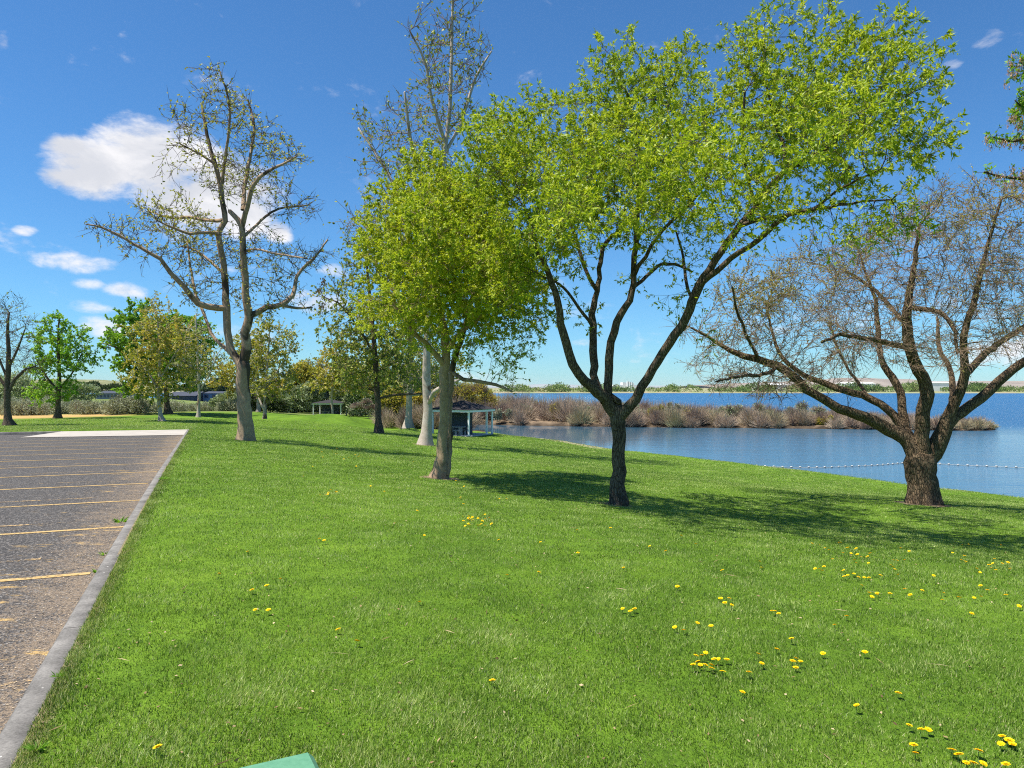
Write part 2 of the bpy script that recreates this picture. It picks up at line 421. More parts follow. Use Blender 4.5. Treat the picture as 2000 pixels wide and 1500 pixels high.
# ------------------------------------------------------------- materials in use
L_ASH = leaf_mat('ash_leaf', [(0, (.07, .13, .010)), (.35, (.19, .29, .016)), (.65, (.36, .44, .024)), (1, (.52, .54, .05))], .42, .5, .3)
L_SYC = leaf_mat('sycamore_bud', [(0, (.12, .16, .03)), (.5, (.30, .34, .06)), (.8, (.42, .38, .11)), (1, (.45, .30, .12))], .35)
L_OLV = leaf_mat('olive_bud', [(0, (.15, .18, .025)), (.4, (.33, .33, .045)), (.7, (.47, .39, .07)), (1, (.50, .30, .08))], .35)
L_GRN = leaf_mat('maple_leaf', [(0, (.06, .14, .015)), (.5, (.17, .34, .03)), (1, (.34, .52, .05))], .4)
L_BUD = leaf_mat('green_bud', [(0, (.16, .15, .03)), (.5, (.36, .36, .06)), (1, (.50, .44, .12))], .35)
L_SAGE = leaf_mat('sage_leaf', [(0, (.14, .15, .09)), (.5, (.29, .31, .20)), (1, (.46, .46, .33))], .15, .8)
L_RUSS = leaf_mat('russian_olive_leaf', [(0, (.12, .16, .07)), (.5, (.28, .34, .18)), (1, (.46, .52, .32))], .2, .8)
L_SEED = leaf_mat('seed_cluster', [(0, (.30, .17, .11)), (.5, (.52, .30, .20)), (1, (.68, .45, .33))], .4)
L_DARK = leaf_mat('dark_leaf', [(0, (.02, .035, .012)), (.5, (.05, .08, .025)), (1, (.10, .14, .04))], .2)
L_FAR = leaf_mat('far_leaf', [(0, (.06, .11, .03)), (.5, (.15, .24, .06)), (.8, (.26, .30, .10)), (1, (.30, .26, .16))], .2, .8)
B_ASH = bark_mat('ash_bark', [(.1, (.018, .013, .010)), (.45, (.085, .062, .042)), (.8, (.22, .17, .12))], .2, 26, .8, .03)
B_DARK = bark_mat('furrowed_bark', [(.1, (.016, .011, .007)), (.42, (.09, .062, .038)), (.7, (.22, .155, .095)), (1, (.34, .26, .17))], .25, 20, .9, .04)
B_SYC = bark_mat('sycamore_bark', [(.1, (.15, .11, .08)), (.45, (.36, .29, .23)), (.8, (.50, .44, .37))], .8, 6, .3, .02, patch=(1.6, (.17, .11, .07), .60), crack=.12)
B_GREY = bark_mat('grey_bark', [(.1, (.07, .046, .028)), (.45, (.27, .185, .115)), (.8, (.46, .335, .22))], .45, 9, .4, .02, patch=(1.1, (.075, .055, .038), .55), crack=.15)
B_BRN = bark_mat('brown_bark', [(.1, (.025, .018, .013)), (.5, (.10, .072, .05)), (1, (.20, .155, .12))], .4, 10, .4, .02)

B_TWIG = bark_mat('tan_twig', [(.2, (.05, .035, .025)), (.5, (.16, .112, .075)), (.8, (.30, .22, .15))], .5, 9, .2, .01, crack=.1)
L_BUDT = leaf_mat('tan_bud', [(0, (.16, .13, .05)), (.4, (.30, .26, .08)), (.75, (.40, .38, .09)), (1, (.30, .40, .05))], .3)
# ---- centre ash
tree('ash_tree', 'leafy bright green tree whose slim trunk splits into four long limbs mid-lawn', TREE_BASE['centre'], [
  ([(1205,986,33),(1206,960,29),(1207,900,27),(1208,850,27),(1207,820,30),(1205,796,30)], 0),
  ([(1200,806,26),(1180,780,24),(1155,755,22),(1130,730,20),(1110,690,18),(1100,650,16),(1092,610,14),(1085,570,12),(1070,530,10),(1050,490,8),(1040,440,6),(1020,400,4)], -1.2),
  ([(1180,785,17),(1162,745,15),(1160,700,15),(1157,650,14),(1160,600,13),(1166,568,11),(1172,512,9),(1184,472,8),(1232,432,6),(1260,380,4)], 1.6),
  ([(1166,568,9),(1152,545,8),(1134,500,7),(1124,468,6),(1110,410,5),(1120,350,4)], 1.8),
  ([(1158,640,7),(1130,600,6),(1100,560,5),(1060,540,4),(1020,520,3)], -.6),
  ([(1205,805,19),(1190,785,17),(1187,740,16),(1190,700,16),(1192,670,15),(1205,630,15),(1222,600,14),(1235,570,13),(1238,540,12),(1240,500,11),(1243,440,10),(1247,380,9),(1250,320,7),(1240,250,5),(1225,180,3)], -.2),
  ([(1238,540,9),(1260,500,8),(1285,462,7),(1330,416,6),(1370,370,5),(1390,300,3)], -1.4),
  ([(1238,560,8),(1255,548,7),(1285,520,7),(1316,516,6),(1350,530,4)], 1.2),
  ([(1247,380,6),(1275,320,5),(1300,250,4),(1310,170,3)], 1.0),
  ([(1190,790,12),(1197,776,16),(1210,786,12)], -.1),
  ([(1207,815,26),(1225,798,22),(1242,778,20),(1255,755,19),(1275,720,18),(1295,690,18),(1320,655,18),(1340,620,17),(1352,590,17),(1365,560,17),(1385,528,15),(1405,495,14),(1420,472,14),(1448,436,13),(1476,404,12),(1504,364,11),(1532,336,10),(1580,308,8),(1640,270,6),(1700,230,4)], -2.2),
  ([(1532,336,8),(1532,292,7),(1516,240,6),(1500,180,4)], -1.4),
  ([(1362,560,13),(1388,540,12),(1428,504,12),(1460,484,11),(1500,452,10),(1540,420,9),(1600,408,7),(1660,396,5),(1740,390,3)], -3.4),
  ([(1448,440,9),(1500,425,8),(1580,412,6),(1640,370,5),(1720,330,3)], -3.6),
  ([(1476,404,7),(1460,340,6),(1450,270,5),(1455,180,4)], -2.4),
  ([(1352,590,7),(1340,550,6),(1335,500,5),(1320,450,4)], .5),
 ], [
  (975,330,85,95,-1.2,1.9,1.1,1.8,0),(1000,300,80,80,1.,1.6,1.1,1.3,0),(940,280,40,45,-.8,1.,1.1,2),(1050,245,60,55,-.8,1.4,1.1,1.6),(1060,400,70,90,-1.8,1.5,1.1,1.3),(1115,330,85,110,0,1.9,1,1,.05),(1180,200,60,85,.2,1.5,1.1),(1240,150,55,70,.4,1.5,1.1),(1315,160,50,80,.6,1.5,1.1),
  (1230,290,95,80,-.6,2.0,1.1,1,.08),(1230,390,120,70,-1.,2.0,1,1,.08),(1330,300,70,90,.3,1.8,.9),(1420,170,55,80,-1.,1.5,.95),(1480,130,70,80,-1.4,1.6,1.15,1,.05),(1570,110,80,70,-1.8,1.7,1.1),
  (1660,120,80,70,-2,1.7,1.1),(1745,160,70,75,-2.2,1.5,1.),(1800,250,50,75,-2.4,1.3,.85),(1640,220,110,80,-2.3,2.,1.1,1,.08),(1500,270,90,90,-1.8,2.,1.,1,0),(1720,310,90,60,-2.6,1.6,.95),
  (1430,370,80,80,-2,1.7,.95),(1590,350,100,50,-2.9,1.6,.8),(1650,450,110,42,-3.4,1.4,.45,.8),(1760,410,65,60,-3,1.3,.6,.8),(1110,450,80,60,.2,1.8,.95),(1020,480,75,75,-1,1.4,.95),
  (1150,330,90,100,2.9,1.7,1,.8),(1280,250,100,100,3.1,1.7,1,.7),(1560,240,100,85,1.4,1.9,.9,.7),(1250,350,120,85,-3.6,1.6,.9),(1380,330,80,70,-4.2,1.4,.9),(1130,420,80,60,-4.2,1.3,.8),(1400,340,70,60,-3.8,1.4,.8,.7),(1570,280,90,65,-5.,1.4,.8,.6),(1110,400,85,85,-3,1.5,.9),(1690,240,80,60,-4.6,1.3,.8,.6),(1300,430,60,55,-1,1.3,.75),(1360,470,50,60,0,1.2,.35,.6),(1320,580,45,60,-.5,.8,.4,.5),(1370,640,40,40,-.8,.7,.35,.5),(1020,570,60,50,-.6,1.,.8,.8),(1480,440,60,45,-2.6,1.2,.7)],
 B_ASH, L_ASH, seed=3, dens=44, dk=.20, step=.17, twigs=1.9, twig_len=.42, leaf_n=17, leaf_len=.095, leaf_w=.030, bunch=.6, tint=(.57, .28), cap=17000, leaf_trop=(0, 0, -.15), limb_twigs=1, out=.25, twig_thr=.014, gap=(1.15, -.12))

# ---- twin-stemmed ash
tree('ash_tree', 'bright yellow-green leafy tree with paired grey-brown stems in front of the near gazebo', TREE_BASE['twin'], [
  ([(858,934,27),(862,905,23),(865,860,21),(868,800,19.5),(868,760,18.5),(869,725,18),(872,690,16),(868,650,16),(858,600,13),(850,540,10),(845,470,7),(840,400,5)], -.6),
  ([(871,928,14),(877,895,12),(878,850,11),(878,800,11),(880,760,12),(884,722,12),(895,680,12),(910,630,10),(925,570,8),(940,500,6),(950,430,4)], .9),
  ([(869,715,12),(840,680,10),(810,650,8),(780,610,6),(755,560,4)], -1.5),
  ([(880,725,9),(905,740,8),(935,745,7),(970,752,6),(1000,765,4)], -.7),
  ([(870,690,10),(900,650,9),(950,610,7),(1000,580,5),(1040,560,3)], -1.8),
  ([(858,600,7),(820,540,6),(780,480,4)], 1.2),
  ([(895,680,7),(850,640,5),(800,620,4)], 1.8),
 ], [
  (850,375,75,55,-.4,1.6,1.1),(780,420,60,65,-.6,1.5,1.1,1,.03),(860,450,105,70,-.6,2.4,1.1,1,.08),(760,510,55,70,-.5,1.5,1.,1,.08),(840,540,95,60,-1.,2.4,1.1,1,.08),(930,440,70,80,-.4,1.9,1.1),
  (970,530,75,70,-1,1.9,1.1,1,.06),(1030,560,50,60,-1.2,1.4,1.,1,.06),(910,600,110,50,-1.2,2.2,.85,1,.08),(800,610,70,50,-.8,1.8,.85,1,.14),(740,600,50,50,-.4,1.2,.7,.8,.15),(990,620,80,45,-1,1.5,.6,1,.05),
  (850,470,90,100,-3.2,1.5,1.),(950,520,80,80,-3.4,1.4,1.),(800,560,70,60,-3,1.3,.9,1,.1),(900,430,100,90,3.4,1.6,.9),(980,520,80,80,3,1.5,.8),(870,660,110,32,-.6,1.8,.35,.9,.0),(960,680,90,40,-.3,1.5,.3,.8,0),(1040,640,45,35,-1,1,.6,.8),(830,320,45,35,0,1.1,1.),(720,480,28,55,-.3,.9,1.),(880,510,120,110,1.5,1.6,.8)],
 B_GREY, L_ASH, seed=5, dens=46, dk=.215, step=.17, twigs=2.2, twig_len=.42, leaf_n=25, bunch=.6, leaf_len=.09, leaf_w=.033, tint=(.63, .28), cap=17000, leaf_trop=(0, 0, -.15), out=.2, twig_thr=.014, flare=.4, droop=.15, gap=(1.1, -.5))

# ---- right furrowed tree, sparse
tree('ash_tree', 'nearly bare spreading tree with a thick furrowed trunk forking low beside the water', TREE_BASE['right'], [
  ([(1803,985,54),(1803,955,52),(1800,930,52),(1797,905,54),(1800,890,50)], 0),
  ([(1795,905,40),(1784,880,34),(1765,855,28),(1735,838,24),(1690,815,21),(1640,798,19),(1610,780,18),(1575,760,17),(1552,738,17),(1520,715,16),(1480,702,13),(1440,690,11),(1410,675,8),(1380,655,6),(1350,640,4)], .8),
  ([(1790,890,26),(1775,850,20),(1758,825,17),(1735,800,16),(1700,778,15),(1650,763,13),(1600,745,11),(1565,730,9),(1530,700,8),(1510,660,6),(1500,610,4)], 2.5),
  ([(1770,850,18),(1762,800,16),(1758,765,15),(1743,738,15),(1728,715,13),(1719,690,10),(1714,640,9),(1710,590,7),(1690,530,5),(1670,470,3)], 3.0),
  ([(1800,905,34),(1800,850,28),(1803,800,27),(1812,770,26),(1808,750,23),(1795,722,21),(1785,700,20),(1773,660,19),(1770,620,18),(1775,585,15),(1782,540,11),(1790,490,8),(1795,440,5)], -.4),
  ([(1780,680,12),(1745,672,11),(1710,664,10),(1670,658,8),(1640,655,7),(1605,668,5)], -3.2),
  ([(1774,600,11),(1810,603,10),(1840,612,9),(1862,640,8),(1870,690,5)], -2.0),
  ([(1800,905,36),(1822,885,34),(1838,855,32),(1848,828,28),(1858,800,22),(1875,765,19),(1885,730,17),(1882,690,13),(1886,640,12),(1905,580,11),(1915,530,9),(1935,460,6),(1955,390,4)], -1.0),
  ([(1846,835,24),(1865,815,22),(1890,795,21),(1925,768,20),(1950,745,18),(1980,720,16),(2020,695,14),(2070,655,10),(2130,610,6)], .2),
  ([(1886,730,14),(1925,692,12),(1965,660,11),(2000,638,9),(2050,600,6)], 2.6),
  ([(1850,820,16),(1862,770,13),(1855,720,10),(1835,680,8),(1830,620,5)], 3.4),
  ([(1520,715,8),(1495,730,7),(1450,735,6),(1400,745,4)], -3.4),
  ([(1480,702,7),(1460,660,6),(1440,610,5),(1430,560,3)], -1.5),
  ([(1773,640,10),(1740,600,8),(1700,560,6),(1650,530,4)], 1.5),
  ([(1700,778,7),(1670,740,6),(1640,690,5),(1620,630,3)], 3.5),
 ], [
  (1440,660,90,55,.4,2.2,.5,1.2),(1480,570,90,60,.2,2.6,2.4),(1600,520,80,50,.5,2.6,1.8),(1560,640,90,60,-.5,3.2,.3),(1600,560,90,70,.5,3.4,.4),(1690,590,90,80,.5,3.6,.2),(1700,490,80,60,.8,3.,.4),(1780,520,90,70,-.5,3.4,.25),
  (1800,420,70,55,.2,3.,.8),(1870,420,70,60,0,3.,1.5),(1950,410,70,60,0,3.,1.5),(1850,560,80,70,-1,3.4,.25),(1950,520,80,80,-.5,3.4,.5),(1930,640,80,70,-2,3.,.2),(2040,520,80,110,0,3.2,.5),(2060,640,80,90,-1,3,.4),
  (1620,700,80,40,.5,2.6,.15,1.3),(1500,745,100,38,.3,2.2,.15,1.8),(1850,690,70,55,-2.4,2.4,.1),(1720,680,70,50,-2.5,2.4,.1),(1400,720,60,40,.6,1.8,.3,1.7),(1350,650,35,40,.8,1.4,.6,1.3)],
 B_DARK, L_BUDT, seed=11, twig_bark=B_TWIG, twig_rand=.42, curl=.12, gap=(1.4, -.35), dens=19, dk=.25, step=.2, tip=.0055, twigs=3.0, twig_len=.5, leaf_n=4.2, leaf_len=.055, leaf_w=.03, tint=(.5, .3), cap=11000, twig_thr=.03, flare=.55, sides=16, droop=.12, limb_twigs=1, trop=(0, 0, .05), twig_r=.0045, resc=.25)

# ---- left tree with pale trunk, sparse buds
tree('sycamore_tree', 'tall half-bare tree, smooth pale trunk forking above head height, beside the car park', TREE_BASE['left'], [
  ([(481,860,30),(480,830,27),(477,790,25),(473,750,25),(475,722,26),(474,706,24)], 0),
  ([(473,722,18),(464,702,16),(453,688,15),(446,660,14),(443,620,14),(443,599,14),(440,567,12),(438,520,12),(430,480,12),(429,452,11),(440,432,11),(436,400,10),(430,360,9),(420,320,8),(408,280,7),(400,240,6),(394,205,4)], .8),
  ([(474,712,20),(482,680,18),(478,650,17),(486,620,16),(480,580,14),(478,540,14),(474,480,12),(472,440,11),(464,428,10),(448,412,8)], -.8),
  ([(472,445,10),(482,405,9),(496,360,8),(520,336,7),(552,320,5),(580,305,3)], -1.8),
  ([(474,410,8),(480,350,8),(492,290,6),(496,240,5),(484,195,3)], 1.2),
  ([(432,370,7),(440,310,6),(447,255,5),(448,200,4),(430,140,3)], -.5),
  ([(443,602,12),(425,602,12),(387,593,11),(360,561,10),(333,532,9),(312,505,8),(288,492,7),(260,476,6),(232,460,5),(200,444,4),(168,438,2.5)], -2.5),
  ([(487,617,12),(505,610,11),(520,600,11),(548,596,10),(572,576,9),(580,540,7),(600,516,6),(620,496,4),(640,468,2.5)], 2.0),
  ([(452,690,8),(430,672,7),(412,650,6),(398,612,6),(382,575,5),(372,520,4),(365,470,3)], 2.5),
  ([(429,456,8),(408,454,7),(370,456,6),(340,446,5),(310,432,3)], -1.5),
  ([(436,430,8),(400,430,6),(370,425,6),(330,425,4),(290,412,3)], 2.2),
  ([(478,460,6),(500,440,5),(530,415,5),(560,405,4),(605,400,2.5)], 1.5),
  ([(476,492,5),(500,487,4),(545,497,4),(600,505,2.5)], -2.0),
  ([(441,540,6),(410,510,5),(385,490,4),(350,480,3)], 1.0),
  ([(548,596,6),(580,602,5),(610,600,3)], 1.0),
  ([(420,320,5),(390,300,4),(350,280,2.5)], -.8),
 ], [
  (430,200,45,65,0,2.6,.8),(370,250,45,50,-.4,2.,.6),(500,260,45,55,0,2.4,.9),(560,300,45,40,-1,2.,1.0),(450,330,75,60,0,3.,.6),(520,370,45,40,0,2.4,.7),
  (340,430,75,50,0,3.,1.3),(380,480,65,50,.5,3.,.7),(240,450,75,35,-1.6,1.8,.4),(300,500,60,35,-1.6,1.8,.3),(590,410,50,35,.5,2.,.3),(600,500,50,40,1.,2.,.2),(500,500,60,60,0,2.8,.5),
  (560,570,50,40,1.,2.,.5),(400,560,60,50,.5,2.6,.4),(335,300,25,30,-.4,1.4,.6),(500,590,50,40,0,2.,.6),(350,350,30,30,0,1.5,.6)],
 B_GREY, L_BUD, seed=21, twig_bark=B_BRN, curl=.18, dens=7, dk=.38, step=.28, tip=.0075, twigs=2.3, twig_len=.6, leaf_n=2.6, leaf_len=.13, leaf_w=.075, tint=(.5, .3), cap=4500, twig_thr=.04, flare=.45, limb_twigs=1, twig_r=.0065, resc=.35)
# ---- tall sycamore behind the twin ash
tree('sycamore_tree', 'tallest tree, chalky white trunk and sparse budding crown rising above the green leaves', TREE_BASE['sycamore'], [
  ([(832,869,24),(834,845,19),(836,800,17),(834,760,16),(833,700,15),(838,620,14),(845,520,12),(856,420,11),(868,300,9),(876,240,8),(880,180,7),(882,110,6),(884,40,5),(886,-50,4)], 0),
  ([(836,790,9),(848,765,8),(870,755,7),(900,740,5)], -2),
  ([(845,500,9),(810,430,8),(775,370,7),(740,310,5),(700,250,3)], 2),
  ([(856,420,8),(820,340,7),(800,260,6),(790,180,4)], -2),
  ([(868,300,7),(900,240,6),(930,150,5),(960,100,3)], 1.5),
  ([(870,280,7),(845,200,6),(830,120,5),(800,60,3)], -1.5),
  ([(840,560,8),(790,520,7),(740,470,5),(700,430,3)], -2),
 ], [
  (880,40,60,70,0,3.5,.5),(870,130,60,70,0,3.5,.6),(925,120,40,60,0,3,.4),(830,110,40,70,0,3,.45),(870,220,75,60,0,3.5,.7),(800,250,60,55,0,3.5,.5),(745,300,45,60,0,3,.7),(715,250,20,30,0,2,1.),(830,330,90,50,0,4,.6),(720,340,30,30,0,2,1.),
  (760,450,90,80,1,4,.5),(860,470,80,80,2,4,.5),(880,-60,60,60,0,3.5,.5)],
 B_SYC, L_SYC, twig_bark=B_TWIG, seed=31, dens=2.21, dk=0.576, step=0.413, tip=.012, twigs=2.2, twig_len=.95, leaf_n=3.0, leaf_len=.2, leaf_w=.12, tint=(.35, .3), cap=5200, twig_thr=.06, flare=.6, twig_r=.010, resc=.6, trop=(0, 0, .3), bunch=.3)
BG = dict(resc=.8, sides=10)
tree('sycamore_tree', 'brown-trunked tree with yellow-green buds standing left of the white-trunked tree', TREE_BASE['dark'], [
  ([(740,846,16),(739,820,12),(738,790,12),(736,760,11),(733,700,10),(728,640,8),(720,560,6),(715,500,4)], 0),
  ([(740,778,5),(770,772,5),(800,770,4),(825,768,3)], -1), ([(733,700,5),(700,640,4),(660,590,3),(630,580,2)], -1.5), ([(738,765,4),(710,757,3),(690,740,2)], 1)],
 [(700,560,60,60,0,3,.6),(680,640,70,55,0,3,.8),(740,650,70,70,0,3,1.),(720,720,80,45,0,3,1.1,1,.1),(700,490,40,45,0,2.4,.5),(770,700,60,50,0,3,.9),(650,590,40,30,-1,2,.5),(780,750,50,22,0,2.5,.6)],
 B_BRN, L_SYC, seed=33, dens=2.08, dk=0.576, step=0.45, tip=.012, twigs=2.2, twig_len=.95, leaf_n=8.5, leaf_len=.22, leaf_w=.14, tint=(.36, .3), cap=4800, twig_thr=.06, twig_r=.010, flare=.4, **BG)
tree('sycamore_tree', 'pale stout trunk between the brown-trunked tree and the white-trunked tree', TREE_BASE['stout'], [
  ([(797,834,17),(798,810,12.5),(799,785,12),(800,750,11),(803,690,11),(806,620,8),(808,560,5)], 0), ([(801,772,6),(830,770,5),(850,775,4)], 0), ([(800,775,5),(815,755,4),(825,735,3)], 1)],
 [(800,620,70,60,0,4,.8),(790,700,80,55,0,4,.9),(840,720,70,45,0,4,.7),(760,730,40,30,0,3,1)],
 B_SYC, L_SYC, seed=34, dens=1.04, dk=0.72, step=0.6, tip=.016, twigs=2.2, twig_len=1.2, leaf_n=8.5, leaf_len=.3, leaf_w=.2, tint=(.45, .3), cap=3200, twig_thr=.08, twig_r=.014, flare=.6, **BG)
tree('sycamore_tree', 'slender tree with a gold-green crown in front of the far gazebo', TREE_BASE['slim'], [
  ([(650,816,6),(649,800,4.5),(648,780,4.5),(650,750,4),(655,700,3),(660,660,2)], 0)],
 [(650,745,50,30,0,4,1.3),(620,740,26,28,0,3,1.2),(690,735,50,35,0,4,1.3,1,.15),(660,700,45,40,0,4,1.1,1,.1),(720,760,40,20,0,3,1.1,1,.1),(690,670,40,35,0,3,.8)],
 B_SYC, L_OLV, seed=35, dens=0.364, dk=1.15, step=0.9, tip=.022, twigs=2.5, twig_len=1.8, leaf_n=11.9, leaf_len=.42, leaf_w=.28, tint=(.45, .3), cap=2400, twig_thr=.1, twig_r=.02, **BG)
tree('budding_tree', 'gold-green budding tree with a slim trunk just beyond the concrete pad', TREE_BASE['olive'], [
  ([(317,822,11),(312,800,7),(310,770,7),(311,740,6),(312,700,5),(310,650,4),(306,610,2)], 0), ([(310,770,4),(303,750,4),(285,720,3)], 0), ([(311,745,3.5),(330,710,3),(350,680,2)], 0)],
 [(305,610,28,35,0,2,.7),(300,660,50,40,0,3.2,1.2),(330,680,50,50,0,3.2,1.2,1,.1),(280,700,40,45,0,3,1.2),(340,740,45,38,0,3,1.1,1,.05),(290,750,50,32,0,3,1.1),(380,700,28,50,0,2.4,.9),(320,640,45,35,0,2.6,1.1,1,.05),(360,650,30,40,0,2.6,.8)],
 B_SYC, L_OLV, seed=41, dens=1.3, dk=0.684, step=0.525, tip=.013, twigs=2.4, twig_len=1., leaf_n=10.2, leaf_len=.24, leaf_w=.15, tint=(.48, .28), cap=4000, twig_thr=.07, twig_r=.012, **BG)
tree('shade_tree', 'dark-trunked tree in full green leaf behind the gold-green budding tree', TREE_BASE['back_dark'], [
  ([(329,808,15),(326,790,10),(324,760,9),(318,720,8),(300,670,6),(285,630,4)], 0), ([(322,740,5),(270,700,4),(230,680,3),(200,670,2)], 0), ([(318,720,5),(350,680,4),(380,650,3)], 2)],
 [(275,620,26,30,0,3,1.),(240,620,26,14,0,2,.9),(255,665,45,28,0,4,1.2),(215,672,26,16,0,2.6,1.,1),(270,720,40,40,0,4,1.2),(320,660,50,45,0,5,1.1),(370,660,45,40,0,5,1.1),(350,720,50,40,0,5,1.),(220,690,14,14,0,1.6,.8),(262,760,22,22,0,2.5,.9)],
 B_DARK, L_GRN, seed=42, dens=0.78, dk=0.828, step=0.675, tip=.018, twigs=2.4, twig_len=1.3, leaf_n=15.3, leaf_len=.4, leaf_w=.3, tint=(.45, .3), cap=3600, twig_thr=.09, twig_r=.015, **BG)
tree('young_tree', 'slim white-trunked tree with thin pale buds, left of the tall forked tree', TREE_BASE['pale_l'], [
  ([(388,815,8),(388,795,5.5),(389,770,5.5),(388,730,5),(386,690,4),(384,650,3),(382,615,2)], 0), ([(389,757,3),(375,720,2.5),(365,680,2)], 0), ([(389,765,3),(410,730,2.5),(425,690,2)], 0)],
 [(385,660,30,45,0,2.6,.5),(390,720,45,35,0,3,.5),(360,700,25,40,0,2.4,.4),(425,700,25,40,0,2.6,.6),(385,620,16,20,0,1.8,.4)],
 B_SYC, L_SYC, seed=43, dens=1.3, dk=0.72, step=0.562, tip=.016, twigs=2.4, twig_len=1.1, leaf_n=5.1, leaf_len=.28, leaf_w=.18, tint=(.4, .3), cap=1800, twig_thr=.07, twig_r=.014, **BG)
tree('maple_tree', 'rounded light green tree at the edge of the dry grass', TREE_BASE['maple'], [
  ([(113,817,14),(113,795,8.5),(114,775,8),(116,740,7),(115,700,6),(114,650,4),(116,620,2)], 0), ([(114,765,4),(90,735,3.5),(70,700,2.5)], 0), ([(115,760,4),(140,730,3),(160,690,2)], 0)],
 [(115,635,30,28,0,2.4,1.1),(85,660,28,32,0,2.4,.9),(145,660,35,32,0,2.6,.9),(110,690,45,40,0,3.2,1.3),(80,730,28,28,0,2.4,1.,1,.1),(150,710,35,30,0,2.6,.9),(95,770,40,18,0,2.6,1.,1,.1),(135,755,35,22,0,2.4,.9),(175,690,14,22,0,1.2,.6)],
 B_DARK, L_GRN, seed=44, dens=1.43, dk=0.648, step=0.488, tip=.013, twigs=2.3, twig_len=.95, leaf_n=13.6, leaf_len=.25, leaf_w=.16, tint=(.62, .28), cap=3800, twig_thr=.07, twig_r=.011, **BG)
tree('bare_tree', 'leafless twiggy tree with a dark trunk at the left edge', TREE_BASE['bare'], [
  ([(18,831,20),(14,805,12),(14,775,12),(15,745,10),(17,700,8),(15,650,6),(18,610,3)], 0), ([(15,770,7),(30,740,6),(50,722,5),(70,715,3)], 0), ([(14,760,6),(-10,725,5),(-35,690,3)], 0), ([(16,720,5),(35,680,4),(50,640,2)], 0), ([(14,740,5),(-5,690,4),(-20,630,2)], 0)],
 [(15,610,35,40,0,2.4,.5),(-20,640,40,50,0,2.6,.4),(45,640,25,45,0,2.4,.5),(15,680,50,45,0,3,.3),(50,710,35,25,0,2.4,.3),(-40,700,35,45,0,2.6,.3),(75,735,25,25,0,2,.4)],
 B_BRN, L_SYC, seed=45, dens=2.47, dk=0.518, step=0.375, tip=.011, twigs=3., twig_len=.95, leaf_n=1.19, leaf_len=.16, leaf_w=.1, tint=(.4, .3), cap=3600, twig_thr=.06, twig_r=.009, **BG)
tree('budding_tree', 'olive-coloured tree with a low forked trunk just right of the tall forked tree', TREE_BASE['pair'], [
  ([(517,822,9),(517,800,6),(518,775,5.5),(520,740,5),(524,690,4),(526,650,2)], 0), ([(517,805,3.5),(506,778,3.5),(496,740,3)], 1), ([(519,760,3),(545,720,2.5),(565,690,2)], 0)],
 [(525,660,35,40,0,3.4,1.),(500,700,40,45,0,3.6,1.1),(550,700,35,45,0,3.4,.9),(570,660,18,30,0,2,.6),(520,760,55,28,0,4,1.),(480,670,25,30,0,3,.8),(560,750,30,30,0,3,.9)],
 B_SYC, L_OLV, seed=46, dens=0.78, dk=0.792, step=0.637, tip=.017, twigs=2.4, twig_len=1.3, leaf_n=10.2, leaf_len=.34, leaf_w=.2, tint=(.34, .28), cap=3400, twig_thr=.08, twig_r=.014, **BG)
tree('budding_tree', 'pale-trunked tree partly hidden behind the olive-coloured forked tree', TREE_BASE['pair_b'], [
  ([(505,804,8),(505,785,6),(504,750,5),(500,700,4),(498,660,2)], 0)],
 [(470,720,40,35,0,4,1.,1,.1),(500,700,40,40,0,4,.9),(455,750,30,24,0,3,1.,1,.2),(430,735,25,30,0,3,1.,1,.2)],
 B_SYC, L_OLV, seed=47, dens=0.52, dk=1.01, step=0.825, tip=.02, twigs=2.4, twig_len=1.6, leaf_n=11.9, leaf_len=.42, leaf_w=.26, tint=(.36, .25), cap=2000, twig_thr=.1, twig_r=.018, **BG)
# ---- tree standing outside the frame, only its branch ends reach in
OT, (tp, td) = tree('ash_tree', 'branch ends with green leaves and dangling pinkish seed clusters at the right edge', (2420,1000,11.5), [
  ([(2420,1000,60),(2415,900,50),(2405,780,46),(2390,640,42),(2370,500,36),(2350,360,28),(2330,220,18),(2320,80,8)], 0),
  ([(2370,500,22),(2280,430,18),(2180,385,14),(2090,358,10),(2040,350,8),(1990,349,6),(1955,344,4),(1922,336,3)], -.3),
  ([(2350,380,20),(2240,300,16),(2130,262,12),(2060,262,9),(2010,270,6),(1975,276,5),(1940,268,3)], .3),
  ([(2335,260,14),(2220,180,11),(2120,150,8),(2050,140,6),(2010,125,4),(1995,112,3)], -.2),
  ([(2060,262,6),(2025,222,5),(1995,205,4),(1982,196,2)], 0)],
 [(1993,135,16,28,-.2,.35,1.3,2),(2005,205,22,32,.1,.4,1.2,2),(1990,265,22,14,.3,.35,.9),(1950,266,16,8,.3,.2,1.),(1928,330,12,10,-.3,.2,.9),(1985,345,30,12,-.3,.3,.4),(2060,230,50,60,0,.8,1.2,.25),(2080,350,60,40,0,.7,1.,.25),(2150,250,90,120,0,1.4,1.,.06),(2300,200,120,160,0,2.,1.,.03)],
 B_ASH, L_GRN, seed=51, dens=700, dk=.12, step=.09, twigs=2.2, twig_len=.16, leaf_n=5.5, leaf_len=.075, leaf_w=.03, tint=(.6, .3), cap=2600, twig_thr=.016, limb_twigs=1)
rng = np.random.default_rng(5); pick = np.where(rng.random(len(tp)) < .45)[0]; pp = np.repeat(tp[pick], 26, axis=0)
pp = pp+rng.normal(0, 1, pp.shape)*np.array([.022, .022, .035])-np.array([0, 0, .06])
v, f = leaf_quads(pp, rng.normal(0, .3, pp.shape)+np.array([0, 0, -1.]), rng.uniform(.03, .055, len(pp)), rng.uniform(.009, .016, len(pp)), rng)
child('seed_clusters', v, f, L_SEED, OT, attrs={'tint': np.repeat(rng.random(len(pp)), 4)})
